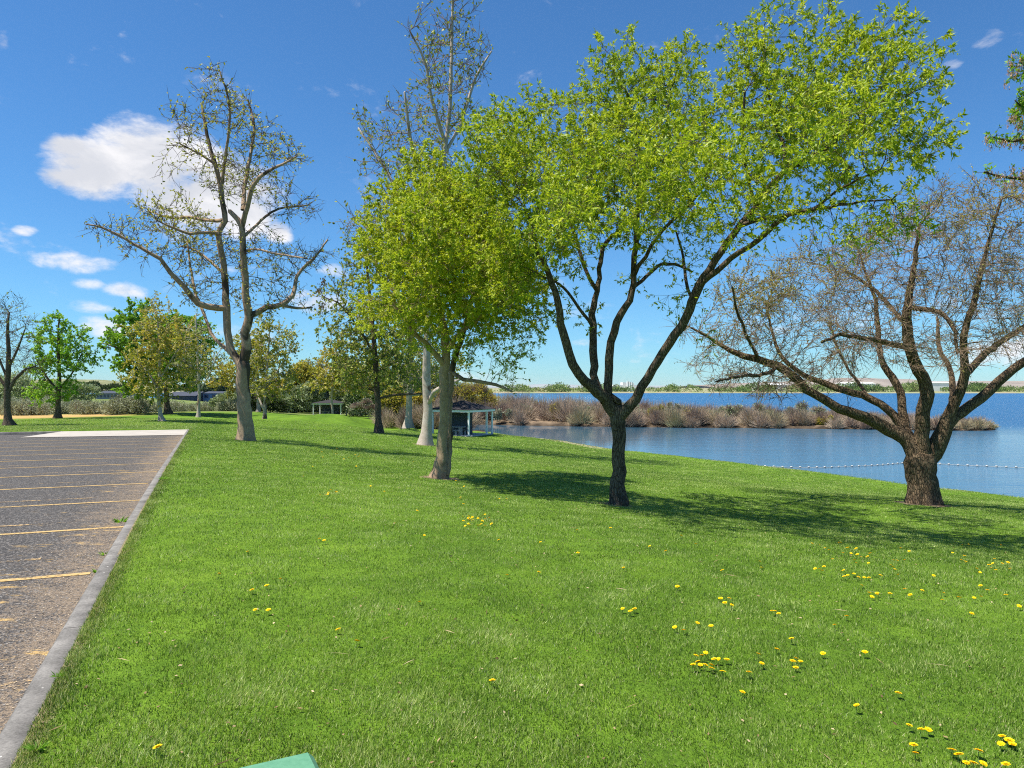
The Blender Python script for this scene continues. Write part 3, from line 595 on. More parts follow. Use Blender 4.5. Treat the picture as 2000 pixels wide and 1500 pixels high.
# seed clusters on the left sycamore's right limb (three brown bunches)
LT = [t for k, t in TREES.items() if 'car park' in k][0][0]; vs = []; 
for (px, py) in ((631,549),(625,566),(629,596)):
    c = W(px, py, 33.5); vs.append(c+rng.normal(0, 1, (30, 3))*np.array([.07, .07, .10]))
vs = np.vstack(vs); v, f = leaf_quads(vs, rng.normal(0, .4, vs.shape)+np.array([0, 0, -1.]), np.full(len(vs), .14), np.full(len(vs), .07), rng)
child('dry_leaves', v, f, L_SEED, LT, attrs={'tint': np.repeat(rng.random(len(vs))*.5, 4)})

# ------------------------------------------------------------- shrubs
def bush_geo(ells, nl, ll, lw, rng, ns=0, sr=.012, hollow=.5, sl=.5):
    """ells: rows x,y,z,rx,ry,rz. leaf faces over lumpy volumes and fine stems"""
    E = np.array(ells, float); w = E[:, 3]*E[:, 4]*E[:, 5]; w = w**.8/np.sum(w**.8)
    i = rng.choice(len(E), nl, p=w); q = norm(rng.normal(0, 1, (nl, 3))); q[:, 2] = np.abs(q[:, 2])*np.where(rng.random(nl) < .72, 1, -.9)
    r = hollow+(1-hollow)*rng.random(nl)**.7; lump = 1+.16*np.sin(q[:, 0]*5+i)+.14*np.sin(q[:, 1]*6+i*2.1)+.12*np.sin(q[:, 2]*9+i*1.3)
    P = E[i, :3]+q*E[i, 3:]*(r*lump)[:, None]
    v, f = leaf_quads(P, q*.5+rng.normal(0, .5, q.shape)+np.array([0, 0, .35]), ll*rng.uniform(.6, 1.3, nl), lw*rng.uniform(.7, 1.3, nl), rng)
    tint = .5+.22*(r-.8)+.14*np.sin(i*2.4)+rng.normal(0, .17, nl)
    s = None
    if ns:
        j = rng.choice(len(E), ns, p=w); qq = norm(rng.normal(0, 1, (ns, 3))); qq[:, 2] = np.abs(qq[:, 2])+.3; qq = norm(qq)
        B = E[j, :3]+qq*E[j, 3:]*(.95+sl*.3*rng.random((ns, 1))); A = E[j, :3]*1.; A[:, 2] -= .0; A += (B-A)*(1-sl)*rng.random((ns, 1))
        s = frustums(A, B, np.full(ns, sr), np.full(ns, sr*.3), 3)
    return v, f, np.repeat(np.clip(tint, .01, .99), 4), s
def bush(name, label, cat, ells, nl, ll, lw, mat, smat, seed, ns=0, sr=.012, group=None, hollow=.5):
    rng = np.random.default_rng(seed); E = np.array(ells, float); c = E[:, :2].mean(0)
    T = thing(name, label, cat, (c[0], c[1], gz1(c[0], c[1])), group=group)
    v, f, t, s = bush_geo(ells, nl, ll, lw, rng, ns, sr, hollow)
    child('foliage', v, f, mat, T, attrs={'tint': t})
    if s: child('stems', s[0], s[1], smat, T)
    return T
S_BRN = flat_mat('thicket_stem', (.27, .20, .16), .9, .1)
S_PINK = flat_mat('willow_stem', (.34, .25, .20), .9, .1)
def copy_tree(o, parent=None):
    c = o.copy(); COL.objects.link(c)
    if parent is not None: c.parent = parent
    for ch in list(o.children): copy_tree(ch, c)
    return c
# sagebrush belt
protos = []
rng = np.random.default_rng(77)
for k in range(4):
    e = [(rng.uniform(-1.1, 1.1), rng.uniform(-.8, .8), .15+rng.uniform(0, .3), rng.uniform(.6, 1.), rng.uniform(.6, 1.), rng.uniform(.8, 1.3)) for _ in range(6)]
    T = thing('sagebrush', 'x', 'shrub', (0, 0, 0)); v, f, t, s = bush_geo(e, 3600, .16, .08, rng, 60, .02, .6)
    child('foliage', v, f, L_SAGE, T, attrs={'tint': t}); child('stems', s[0], s[1], S_BRN, T); protos.append(T)
used = set(); n_s = 0
spots = [(px+rng.uniform(-4, 4), rng.choice([100, 106, 113, 121, 130]), rng.uniform(.95, 1.6)) for px in np.linspace(-60, 300, 40)]
spots += [(px+rng.uniform(-3, 3), rng.choice([112, 118, 126]), rng.uniform(.9, 1.4)) for px in np.linspace(338, 465, 13)]
spots += [(px, d, s) for px, d, s in ((262,98,1.7),(282,100,1.5),(232,97,1.4),(170,99,1.2),(52,96,1.4),(75,97,1.2))]
for px, d, s in spots:
    k = rng.integers(4); T = protos[k] if k not in used else copy_tree(protos[k]); used.add(int(k))
    x = (px-1000)/F*d; T.location = (x, d, gz1(x, d)-.1); T.rotation_euler = (0, 0, rng.uniform(0, 6.28)); T.scale = (s, s, s*rng.uniform(.85, 1.1))
    T['label'] = 'grey-green sagebrush bush in the low belt beyond the %s' % ('dry grass and car park' if px < 310 else 'slim white-trunked tree')
    T['category'] = 'shrub'; T['group'] = 'sagebrush beyond the dry grass' if px < 310 else 'sagebrush behind the slim trees'
def ell_px(rows, d, zs=0):
    out = []
    for px, py, rx, ry, *dd in rows:
        q = d+(dd[0] if dd else 0); c = W(px, py, q); out.append((c[0], c[1], c[2], rx*q/F, rx*q/F*.8, ry*q/F))
    return out
bush('russian_olive', 'grey-green rounded tree mass at the far left behind the bare tree', 'tree', ell_px([(-20,765,50,28),(30,760,40,30),(60,770,35,22)], 150), 9000, .5, .22, L_RUSS, S_BRN, 61, 300, .03)
bush('russian_olive', 'hazy grey-green bush behind the light green tree, left of the blue-grey building', 'tree', ell_px([(95,768,40,20),(135,766,35,20),(168,768,26,18)], 155), 9000, .5, .22, L_RUSS, S_BRN, 62, 300, .03)
bush('dark_tree', 'dark low tree row in front of the green hill', 'tree', ell_px([(150,757,22,7),(180,756,18,9),(205,760,20,6),(225,758,18,7),(248,760,16,8),(400,762,40,10),(430,755,22,18)], 290), 9000, .9, .5, L_DARK, S_BRN, 63)
bush('willow_shrub', 'orange-tinged bushes right of the olive-coloured forked tree', 'shrub', ell_px([(585,740,22,30),(600,760,25,24),(575,760,25,26),(548,770,30,26),(610,735,16,18)], 138), 11000, .5, .25, L_OLV, S_BRN, 64, 400, .03)
bush('russian_olive', 'silvery green bush left of the far gazebo', 'shrub', ell_px([(590,780,28,26),(570,790,24,18),(612,770,18,26),(548,792,18,16)], 132), 9000, .42, .2, L_RUSS, S_BRN, 65, 300, .03)
bush('russian_olive', 'silvery green bush behind the tall forked trunk', 'shrub', ell_px([(442,785,22,17),(462,788,22,14),(425,790,16,12)], 116), 6000, .35, .16, L_RUSS, S_BRN, 66, 200, .03)
bush('shrub', 'dark undergrowth behind the olive-coloured forked tree', 'shrub', ell_px([(485,785,20,18),(520,785,28,20),(545,792,20,12)], 122), 6000, .35, .2, L_DARK, S_BRN, 67, 400, .03)
bush('russian_olive', 'tall silvery green bush right of the far gazebo', 'shrub', ell_px([(700,760,30,36),(725,775,28,30),(690,790,22,22),(745,765,25,32)], 122), 12000, .4, .2, L_RUSS, S_BRN, 68, 500, .03)
bush('bare_shrub', 'purplish bare-twigged bush between the far gazebo and the brown-trunked tree', 'shrub', ell_px([(700,800,18,14),(722,802,16,14),(716,790,12,12),(745,812,18,12),(765,815,18,12)], 98), 2600, .22, .1, L_SAGE, S_PINK, 69, 4500, .022)
bush('willow_shrub', 'yellow-green bush behind the stout pale trunk', 'shrub', ell_px([(770,785,24,26),(795,795,24,24),(755,795,18,20),(820,790,24,26)], 92), 9000, .3, .18, L_OLV, S_BRN, 70, 700, .02)
bush('willow_shrub', 'golden tan willow rising behind the near gazebo roof', 'shrub', ell_px([(905,775,26,28),(935,772,22,26),(880,780,24,30),(955,785,18,18),(860,790,22,26)], 108), 12000, .26, .1, L_OLV, S_PINK, 71, 3500, .02)
rb = np.random.default_rng(91)
for px0, px1, n_, lb, mt, tp_, dd_ in ((455, 560, 7, 'hazy grey-green bush in the row behind the olive-coloured forked tree', L_RUSS, 742, 140), (560, 690, 9, 'grey-green bush in the thicket directly behind the far shelter', L_RUSS, 745, 137),
    (600, 700, 6, 'gold-budded small tree above the far shelter roof', L_OLV, 705, 142), (690, 830, 10, 'greyish budding bush in the thicket between the far shelter and the white trunk', L_SAGE, 735, 128), (700, 860, 8, 'yellow-budded tall bush behind the trees left of the near shelter', L_OLV, 712, 134), (850, 960, 6, 'tan twiggy bush behind the near shelter', L_OLV, 775, 112)):
    for i_ in range(n_):
        px = px0+(px1-px0)*(i_+.5)/n_+rb.normal(0, 4); tp1 = tp_+rb.uniform(-12, 22); d_ = dd_+rb.uniform(-5, 6); x_ = (px-1000)/F*d_; bz = HY+(HC-gz1(x_, d_))*F/d_
        hh = (bz-tp1)/2; w_ = rb.uniform(11, 18)
        bush('shrub', lb, 'shrub', ell_px([(px, tp1+hh*.8, w_, hh*.8), (px-w_*.7, tp1+hh*1.2, w_*.7, hh*.7), (px+w_*.7, tp1+hh*1.3, w_*.7, hh*.6), (px, bz-hh*.3, w_*1., hh*.6), (px+w_*.6, bz-hh*.2, w_*.7, hh*.5), (px-w_*.6, bz-hh*.2, w_*.7, hh*.5)], d_), 4200, .42, .19, mt, S_BRN, 300+int(px), 500, .028, group='bushes: '+lb, hollow=.25)
# peninsula thicket
def in_pen(x, y):
    sd = shore_sd(x, y); return (sd > -.1) & (y > 87) & (x > -16) & (y < 128)
rng = np.random.default_rng(9); X = rng.uniform(-16, 62, 6000); Y = rng.uniform(87, 124, 6000); k = in_pen(X, Y); X, Y = X[k], Y[k]
pick = (Y < 101-.05*X) | (rng.random(len(X)) < .4); X, Y = X[pick][:440], Y[pick][:440]; R_ = rng.uniform(1., 2.5, len(X))*np.clip(1.1-.006*X, .7, 1.2); HT = (R_*.62+rng.uniform(.3, 1.1, len(X)))*np.clip(1.65-.012*X, 1., 1.85); TN = rng.random(len(X))
m_ = 330; ci = np.repeat(np.arange(len(X)), m_); n_ = len(ci); aa = rng.uniform(0, 6.283, n_); rr = np.sqrt(rng.random(n_)); zt = rng.random(n_)**.6
fx = np.cos(aa)*rr; fy = np.sin(aa)*rr; top = np.sqrt(np.maximum(1-rr*rr*.9, .06))
B0 = np.c_[X[ci]+fx*R_[ci]*.45, Y[ci]+fy*R_[ci]*.45, np.zeros(n_)]; gzz = np.maximum(gz(X, Y), WATER_Z+.02)[ci]; B0[:, 2] = gzz-.1+HT[ci]*top*zt*.5
T0 = np.c_[X[ci]+fx*R_[ci]+rng.normal(0, .12, n_), Y[ci]+fy*R_[ci]+rng.normal(0, .12, n_), gzz+HT[ci]*top*(.22+.78*zt)*rng.uniform(.85, 1.12, n_)]
v, f = frustums(B0, T0, rng.uniform(.016, .032, n_), np.full(n_, .008), 3); TT = np.clip(TN[ci]*.75+.25*rng.random(n_), 0, 1)
m_th, nt, outn = new_mat('thicket_twigs'); q = NT(nt)
c = q.ramp(q.math('ADD', q.math('MULTIPLY', q.noise(q.pos(), .22, 3), .5), q.math('MULTIPLY', q.attr('tint'), .55)), [(.25, (.19, .13, .10)), (.42, (.34, .25, .19)), (.58, (.47, .37, .27)), (.7, (.40, .33, .20)), (.85, (.30, .32, .17))])
q.l(q.bsdf(c, .9, .1), outn.inputs[0])
tag(mesh_np('willow_thicket', v, f, m_th, attrs={'tint': np.repeat(TT, 6)}), 'dense brown leafless brush covering the low spit in the water', 'brush', kind='stuff')
pen = [(1090,795,16,22,104,L_OLV,'tan feathery bush on the spit left of the middle tree trunk'),(1142,800,18,20,104,L_RUSS,'small silvery bush on the spit just behind the left limb of the middle tree'),(1018,800,18,16,108,L_RUSS,'rounded silvery bush at the left end of the spit'),
  (978,805,16,14,104,L_SAGE,'pale grey bush on the spit right behind the near gazebo posts'),(1236,798,20,20,103,L_RUSS,'silvery green bush on the spit between the middle tree limbs'),(1275,800,16,14,100,L_OLV,'ochre bush on the spit touching the right limb of the middle tree'),
  (1350,806,14,14,99,L_OLV,'yellow-green bush low on the spit beside the water'),(1458,798,32,26,99,L_RUSS,'wide silvery bush, tallest on the middle of the spit'),(1575,798,30,28,98,L_RUSS,'large grey-green bush behind the long low limb'),(1608,815,14,14,96,L_OLV,'small mustard-coloured bush low on the spit'),
  (1330,795,20,14,102,L_SAGE,'grey bush on the spit below the drooping bare twigs'),(1395,800,22,14,101,L_SAGE,'grey-brown bush on the spit, left of the widest silvery bush')]
for i, (px, py, rx, ry, d, mt, lb) in enumerate(pen):
    q_ = np.random.default_rng(500+i); el_ = [(px+q_.uniform(-1.1, 1.1)*rx, py+ry*q_.uniform(0., .9), rx*q_.uniform(.25, .55), ry*q_.uniform(.35, .7)) for _ in range(8)]
    bush('shrub', lb, 'shrub', ell_px(el_, d), 2600, .24, .08, mt, S_PINK, 80+i, 1500, .018, hollow=.15)
# far bank trees
rng = np.random.default_rng(12); n = 300; xs = np.sort(rng.uniform(-160, 760, n)); far = []
for x in xs:
    px = 1000+x/720*F; y = 700+rng.uniform(6, 60); s = rng.uniform(.6, 1.15)*(1. if px < 1450 else 1.25); tall = rng.random() < .18
    h = (3.6 if not tall else 6.2)*s; far.append((x, y, WATER_Z+.8+h*.35, h*rng.uniform(.9, 2.), h, h*.8))
v, f, t, s = bush_geo(far, 60000, 1.5, 1., rng, 0, hollow=.5)
tag(mesh_np('far_tree_line', v, f, L_FAR, attrs={'tint': np.clip(t+np.repeat(.18*np.sin(v[::4, 0]*.05), 4), .01, .99)}), 'low green and tan tree line along the opposite bank', 'trees', kind='stuff')
# ------------------------------------------------------------- ground sheet
def graded(lo, hi, fine, g, extra):
    p = [0.]
    while p[-1] < hi: p.append(p[-1]+max(fine, g*p[-1]))
    n = [0.]
    while -n[-1] < -lo: n.append(n[-1]-max(fine, g*-n[-1]))
    return np.array(sorted(set(p+n[1:])|set()))
ul = graded(-9000, 9000, .3, .022, None); vl = graded(-400, 12000, .3, .02, None)
ul = np.unique(np.round(np.r_[ul[(np.abs(ul-U0) > .12)], U0-.09, U0-.04, U0+.02], 4)); vl = np.unique(np.round(np.r_[vl[np.abs(vl-V_END) > .4], V_END-.06, V_END, V_END+.5], 4))
UU, VV = np.meshgrid(ul, vl); gx, gy = xy(UU, VV); gZ, gS = gz(gx, gy, True)
nu, nv = len(ul), len(vl); idx = np.arange(nu*nv).reshape(nv, nu)
gf = np.stack([idx[:-1, :-1], idx[:-1, 1:], idx[1:, 1:], idx[1:, :-1]], -1).reshape(-1, 4)
gx1, gy1, gs1 = gx.ravel(), gy.ravel(), gS.ravel(); u1, v1 = uv(gx1, gy1)
def sstep(a, b, x): t = np.clip((x-a)/(b-a), 0, 1); return t*t*(3-2*t)
wob = 1.2*np.sin(gx1*.35)+.8*np.sin(gy1*.5+gx1*.2)
# dry field left beyond the lawn; wild soil under shrubs; sand by the shore; bare earth at trunks
dry = sstep(84, 90, v1+wob*.6)*sstep(-43, -54, gx1+wob)
bx_l = np.interp(gx1, [-75, -58, -40, -30, -18, -12], [98, 98, 102, 126, 124, 97])
wild = np.maximum(sstep(0, 6, gy1-bx_l), sstep(-14, -8, gx1)*sstep(86, 90, gy1)); wild = np.maximum(wild, sstep(128, 132, gy1))
sand = sstep(2.6, 1.2, gs1+.5*wob*.6)*sstep(-2, 1, gx1)*sstep(12, 9, gx1)*sstep(60, 64, gy1)*(gy1 < 90)
sand = np.maximum(sand, sstep(.5, .1, gs1)*(gs1 > -3)*(gy1 < 86)*.8)
sand = np.maximum(sand, (gs1 <= -.2)*1.)
soil = sstep(.16, .05, np.abs(u1-U0-.02))*(v1 < V_END)*(v1 > -5)*.6+((gy1 > 86)&(gx1 > -10)&(gy1 < 128)&(gs1 > -1))*1.
for k, b in TREE_BASE.items():
    p = W(*b); r = np.hypot(gx1-p[0], gy1-p[1]); w_ = {'right': 1.0, 'twin': .62, 'centre': .42, 'sycamore': .95, 'left': .5}.get(k, .5); soil = np.maximum(soil, sstep(w_, w_*.55, r+.12*np.sin(gx1*9)+.1*np.sin(gy1*11)))
bank = ((gy1 > 86)&(gy1 < 130)&(gx1 > -14))*sstep(1.4, .8, gs1)*(gs1 > -1.5)*1.
farl = (gy1 > 400)*(gs1 < 0)*1.
m, nt, outn = new_mat('lawn_ground'); q = NT(nt); p = q.pos()
n1 = q.noise(p, .35, 5, .6); n2 = q.noise(p, 2.2, 5, .65); n3 = q.noise(p, 28, 4, .7); n4 = q.noise(p, .09, 3, .5)
mow = q.noise(q.scale(p, (.28, .05, .1)), 1.2, 2, .5)
f = q.math('ADD', q.math('MULTIPLY', n1, .3), q.math('ADD', q.math('MULTIPLY', n2, .3), q.math('ADD', q.math('MULTIPLY', n3, .35), q.math('MULTIPLY', mow, .18))))
g = q.ramp(f, [(.38, (.03, .065, .006)), (.52, (.08, .155, .013)), (.64, (.135, .235, .02)), (.78, (.21, .30, .035))])
dryc = q.ramp(q.math('ADD', q.math('MULTIPLY', n2, .6), q.math('MULTIPLY', n1, .4)), [(.35, (.22, .20, .05)), (.5, (.42, .27, .10)), (.68, (.50, .34, .15))])
wildc = q.ramp(n2, [(.35, (.09, .13, .03)), (.5, (.13, .19, .04)), (.65, (.24, .19, .11))])
sandc = q.ramp(n3, [(.3, (.30, .24, .17)), (.7, (.48, .40, .29))]); soilc = q.ramp(n3, [(.3, (.16, .11, .07)), (.7, (.33, .25, .17))])
c = q.mix(q.attr('dry'), g, dryc); c = q.mix(q.attr('wild'), c, wildc); c = q.mix(q.attr('sand'), c, sandc)
c = q.mix(q.mapr(q.math('ADD', q.attr('soil'), q.math('MULTIPLY', q.math('SUBTRACT', n3, .5), .8)), .35, .65), c, soilc); c = q.mix(q.attr('bank'), c, (.045, .034, .024)); c = q.mix(q.attr('far'), c, q.ramp(n4, [(.4, (.28, .24, .15)), (.6, (.22, .25, .12))]))
bh = q.math('ADD', q.math('MULTIPLY', n3, .5), n2)
q.l(q.bsdf(c, .95, .1, q.bump(bh, .9, .06)), outn.inputs[0])
G = tag(mesh_np('ground', np.c_[gx1, gy1, gZ.ravel()], gf, m, smooth=True, attrs=dict(dry=dry, wild=wild, sand=sand, soil=soil, far=farl, bank=bank)), None, kind='structure')

# hills
def hill(name, px0, px1, d, prof, depth, mat):
    n = 90; mrow = 16; V = []
    for j in range(mrow):
        t = j/(mrow-1); yy = d+depth*t; s = math.sin(math.pi*min(1, .02+t*.98))**.8
        for i in range(n):
            px = px0+(px1-px0)*i/(n-1); x = (px-1000)/F*(d+depth*.5); h = np.interp(px, prof[0], prof[1])*(d+depth*.5)/F
            V.append((x, yy, -4+(h+4+HC)*s*(1+.03*math.sin(i*.9+j)+.02*math.sin(i*2.3+j*1.7))))
    I = np.arange(n*mrow).reshape(mrow, n); f = np.stack([I[:-1, :-1], I[:-1, 1:], I[1:, 1:], I[1:, :-1]], -1).reshape(-1, 4)
    return tag(mesh_np(name, np.array(V), f, mat, smooth=True), None, kind='structure')
def hill_mat(name, a, b, s):
    m, nt, o = new_mat(name); q = NT(nt); n = q.noise(q.pos(), s, 6, .65)
    q.l(q.bsdf(q.ramp(n, [(.38, a), (.62, b)]), 1., .05, q.bump(n, .6, 6)), o.inputs[0]); return m
hill('hill', -400, 420, 900, ([-400, 0, 120, 150, 175, 210, 245, 300, 420], [3, 12, 15.5, 16.5, 15.5, 12.5, 8, 3, 0]), 500, hill_mat('dry_grass_hill', (.13, .15, .07), (.26, .25, .13), .03))
hill('hill', 1350, 2600, 5200, ([1350, 1450, 1600, 1640, 1760, 1800, 2000, 2300, 2600], [4, 9, 14, 19, 16, 12, 13, 12, 8]), 1500, hill_mat('bare_tan_hill', (.20, .165, .135), (.28, .235, .19), .006))
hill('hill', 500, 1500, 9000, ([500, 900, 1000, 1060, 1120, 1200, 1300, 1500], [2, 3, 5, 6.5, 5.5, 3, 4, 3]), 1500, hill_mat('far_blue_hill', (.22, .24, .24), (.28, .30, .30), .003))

# ------------------------------------------------------------- water
m, nt, outn = new_mat('river_water'); q = NT(nt); p = q.pos()
sx = q.n('ShaderNodeSeparateXYZ'); q.l(p, sx.inputs[0])
# the sheltered lagoon lies between the lawn and the spit; open river beyond is ruffled by wind
open_ = q.math('MAXIMUM', q.mapr(q.math('ADD', sx.outputs[1], q.math('MULTIPLY', sx.outputs[0], .55)), 108, 150), q.mapr(sx.outputs[0], 55, 90))
near_r = q.mapr(q.math('SUBTRACT', sx.outputs[0], q.math('MULTIPLY', sx.outputs[1], .12)), 0, 16)
w1 = q.noise(q.scale(p, (.45, 1.6, 1)), 1.1, 5, .6); w2 = q.noise(q.scale(p, (.25, .8, 1)), .35, 4, .6); w3 = q.noise(q.scale(p, (1., 2.2, 1)), 3.2, 3, .6)
h = q.math('ADD', q.math('MULTIPLY', w1, .5), q.math('ADD', q.math('MULTIPLY', w2, 1.), q.math('MULTIPLY', w3, .22)))
amp = q.math('ADD', q.math('ADD', .008, q.math('MULTIPLY', near_r, .08)), q.math('MULTIPLY', open_, 1.5))
bn = q.n('ShaderNodeBump'); bn.inputs['Strength'].default_value = 1.; q.l(h, bn.inputs['Height']); q.l(amp, bn.inputs['Distance'])
c = q.mix(open_, (.05, .12, .18), (.014, .10, .24))
b = q.n('ShaderNodeBsdfPrincipled'); q.l(c, b.inputs['Base Color']); b.inputs['IOR'].default_value = 1.33
q.l(q.math('ADD', q.math('ADD', .03, q.math('MULTIPLY', near_r, .09)), q.math('MULTIPLY', open_, .14)), b.inputs['Roughness']); b.inputs['Specular IOR Level'].default_value = .5
q.l(bn.outputs[0], b.inputs['Normal']); q.l(b.outputs[0], outn.inputs[0])
wx = np.r_[-9000, -2000, np.linspace(-400, 600, 41), 2000, 9000]; wy = np.r_[-500, np.linspace(0, 800, 33), 3000, 9000]
WX, WY = np.meshgrid(wx, wy); I = np.arange(WX.size).reshape(WX.shape)
tag(mesh_np('water', np.c_[WX.ravel(), WY.ravel(), np.full(WX.size, WATER_Z)], np.stack([I[:-1, :-1], I[:-1, 1:], I[1:, 1:], I[1:, :-1]], -1).reshape(-1, 4), m, smooth=True), None, kind='structure')

# ------------------------------------------------------------- car park
m_asph, nt, outn = new_mat('asphalt'); q = NT(nt); p = q.pos()
uvn = q.n('ShaderNodeAttribute'); uvn.attribute_name = 'across'; un = uvn.outputs['Fac']
agg = q.n('ShaderNodeTexVoronoi'); agg.inputs['Scale'].default_value = 75; q.l(p, agg.inputs['Vector'])
sp_ = q.n('ShaderNodeSeparateColor'); q.l(agg.outputs['Color'], sp_.inputs[0])
n1 = q.noise(p, .5, 5, .6); n2 = q.noise(p, 5, 5, .7); n3 = q.noise(p, 45, 3, .6)
base = q.ramp(sp_.outputs[0], [(0, (.035, .033, .033)), (.5, (.070, .066, .064)), (.85, (.12, .112, .105)), (1, (.30, .275, .25))])
dust = q.math('ADD', q.mapr(un, -1.3, -.05, 0., .7), q.math('MULTIPLY', q.math('SUBTRACT', n2, .5), 1.5)); dust = q.math('ADD', dust, q.math('MULTIPLY', q.math('SUBTRACT', n1, .55), .9))
dustm = q.mapr(q.math('ADD', dust, q.math('MULTIPLY', q.math('SUBTRACT', sp_.outputs[1], .5), .8)), .25, .9, 0, .8)
c = q.mix(dustm, base, q.ramp(n3, [(.3, (.17, .13, .09)), (.7, (.33, .25, .175))]))
yl = q.math('MULTIPLY', q.mapr(q.noise(q.scale(p, (1, 2.2, 1)), 2.3, 5, .75), .58, .7), q.mapr(un, -1.9, -.5)); c = q.mix(q.math('MULTIPLY', yl, .7), c, (.62, .40, .13))
q.l(q.bsdf(c, .95, .15, q.bump(q.math('ADD', agg.outputs['Distance'], q.math('MULTIPLY', n3, .5)), .9, .012)), outn.inputs[0])
us = U0-KW-np.r_[0, .3, .7, 1.2, 2, 3, 5, 8, 12, 18, 25, 35, 50, 70]; vs_ = np.r_[np.arange(-30, 0, 3.), np.arange(0, V_END, 1.), V_END]
A, B = np.meshgrid(us, vs_); X, Y = xy(A, B); Z = lot_z(A, B)-.15; I = np.arange(A.size).reshape(A.shape)
tag(mesh_np('parking_lot', np.c_[X.ravel(), Y.ravel(), Z.ravel()], np.stack([I[:-1, :-1], I[1:, :-1], I[1:, 1:], I[:-1, 1:]], -1).reshape(-1, 4), m_asph, smooth=True, attrs={'across': (A-(U0-KW)).ravel()}), None, kind='structure')
# kerb
m_con, nt, outn = new_mat('kerb_concrete'); q = NT(nt); p = q.pos(); n1 = q.noise(p, 3, 6, .65); n2 = q.noise(p, 60, 4, .7)
vo = q.n('ShaderNodeTexVoronoi'); vo.inputs['Scale'].default_value = 9; q.l(p, vo.inputs['Vector'])
c = q.mix(q.math('MULTIPLY', q.mapr(vo.outputs['Distance'], .09, .06), .8), q.ramp(q.math('ADD', q.math('MULTIPLY', n1, .6), q.math('MULTIPLY', n2, .4)), [(.36, (.085, .08, .073)), (.5, (.17, .16, .147)), (.66, (.28, .262, .238))]), (.52, .50, .46))
q.l(q.bsdf(c, .95, .15, q.bump(n2, .4, .006)), outn.inputs[0])
def kerb(name, path_uv, w, side):
    V = []; n = len(path_uv)
    prof = [(0, -.4), (0, -.02), (.02, .004), (w-.03, .004), (w, -.03), (w, -.4)]
    for (u, v) in path_uv:
        for a, z in prof:
            uu, vv = (u-a, v) if side == 'u' else (u, v-a)
            x, y = xy(uu, vv); V.append((x, y, float(lot_z(np.array(u), np.array(v)))+z))
    k = len(prof); f = np.array([(i*k+j, (i+1)*k+j, (i+1)*k+j+1, i*k+j+1) for i in range(n-1) for j in range(k-1)])
    return tag(mesh_np(name, np.array(V), f, m_con), None, kind='structure')
g_ = []; v_ = -30.
while v_ < V_END-3: kerb('kerb', [(U0+.02*math.sin(t*.4)*0, t) for t in np.linspace(v_, v_+2.992, 4)], KW, 'u'); v_ += 3.
kerb('kerb', [(U0, t) for t in np.linspace(v_, V_END, 3)], KW, 'u')
kerb('kerb', [(t, V_END) for t in np.linspace(U0-KW-6.3, U0-72, 30)], KW, 'v')
# pale concrete pad in the far corner
m_pad = flat_mat('pale_concrete', (.38, .345, .30), .9, .2, 2., .12)
P_ = [(U0-KW, V_END), (U0-KW, V_END-5.2), (U0-KW-7.4, V_END-4.6), (U0-KW-6.3, V_END)]
V = []; 
for r in range(6):
    t = r/5
    for s in range(12):
        w_ = s/11; a = np.array(P_[1])*(1-t)+np.array(P_[0])*t; b = np.array(P_[2])*(1-t)+np.array(P_[3])*t; pt = a*(1-w_)+b*w_
        x, y = xy(*pt); V.append((x, y, float(lot_z(np.array(pt[0]), np.array(pt[1])))-.15+.02+.12*t))
I = np.arange(72).reshape(6, 12); tag(mesh_np('concrete_pad', np.array(V), np.stack([I[:-1, :-1], I[1:, :-1], I[1:, 1:], I[:-1, 1:]], -1).reshape(-1, 4), m_pad), None, kind='structure')
# stall lines, worn paint
def paint(name, lo, hi, col):
    m, nt, outn = new_mat(name); q = NT(nt); p = q.pos(); n = q.noise(p, 30, 4, .7); n2 = q.noise(p, 1.5, 3, .6)
    b = q.bsdf(q.ramp(n, [(.3, tuple(k*.7 for k in col)), (.6, col)]), .8, .2); t = q.n('ShaderNodeBsdfTransparent'); x = q.n('ShaderNodeMixShader')
    q.l(q.mapr(q.math('ADD', q.math('MULTIPLY', n, .6), q.math('MULTIPLY', n2, .4)), lo, hi), x.inputs[0]); q.l(t.outputs[0], x.inputs[1]); q.l(b, x.inputs[2]); q.l(x.outputs[0], outn.inputs[0]); return m
m_line = paint('worn_yellow_paint', .36, .5, (.50, .34, .14)); m_faint = paint('faded_yellow_paint', .5, .6, (.50, .34, .16))
def line(ua, ub, va, vb, w, mat):
    n = 14; V = []
    for i in range(n):
        t = i/(n-1); u = ua+(ub-ua)*t; v = va+(vb-va)*t
        for s in (-.5, .5):
            du, dv = (0, s*w) if abs(ub-ua) > abs(vb-va) else (s*w, 0)
            x, y = xy(u+du, v+dv); V.append((x, y, float(lot_z(np.array(u+du), np.array(v+dv)))-.15+.005))
    return tag(mesh_np('stall_line', np.array(V), np.array([(2*i, 2*i+1, 2*i+3, 2*i+2) for i in range(n-1)]), mat), None, kind='structure')
rl = random.Random(4)
for k in range(15):
    v = 5.68-2.72+2.72*k
    if v > V_END-6: break
    if k == 1: v = 5.42
    line(U0-KW-.04-rl.random()*.08, U0-KW-8.5, v, v+.03, .10, m_line if k != 1 else m_faint)
    line(U0-KW-.7, U0-KW-5.+rl.random(), v+.55+rl.random()*.5, v+.75, .08, m_faint)
    line(U0-KW-9.5, U0-KW-30, v+.1, v+.12, .09, m_faint)
line(U0-KW-8.9, U0-KW-8.9, 14., V_END-5.5, .09, m_faint)

# path near the gazebo
V = []
for i in range(12):
    t = i/11; x = -13.5+t*9.5; y = 77-t*2.5
    for s in (0, 1.5): V.append((x, y+s, gz1(x, y+s)+.03))
tag(mesh_np('path', np.array(V), np.array([(2*i, 2*i+2, 2*i+3, 2*i+1) for i in range(11)]), m_pad), None, kind='structure')

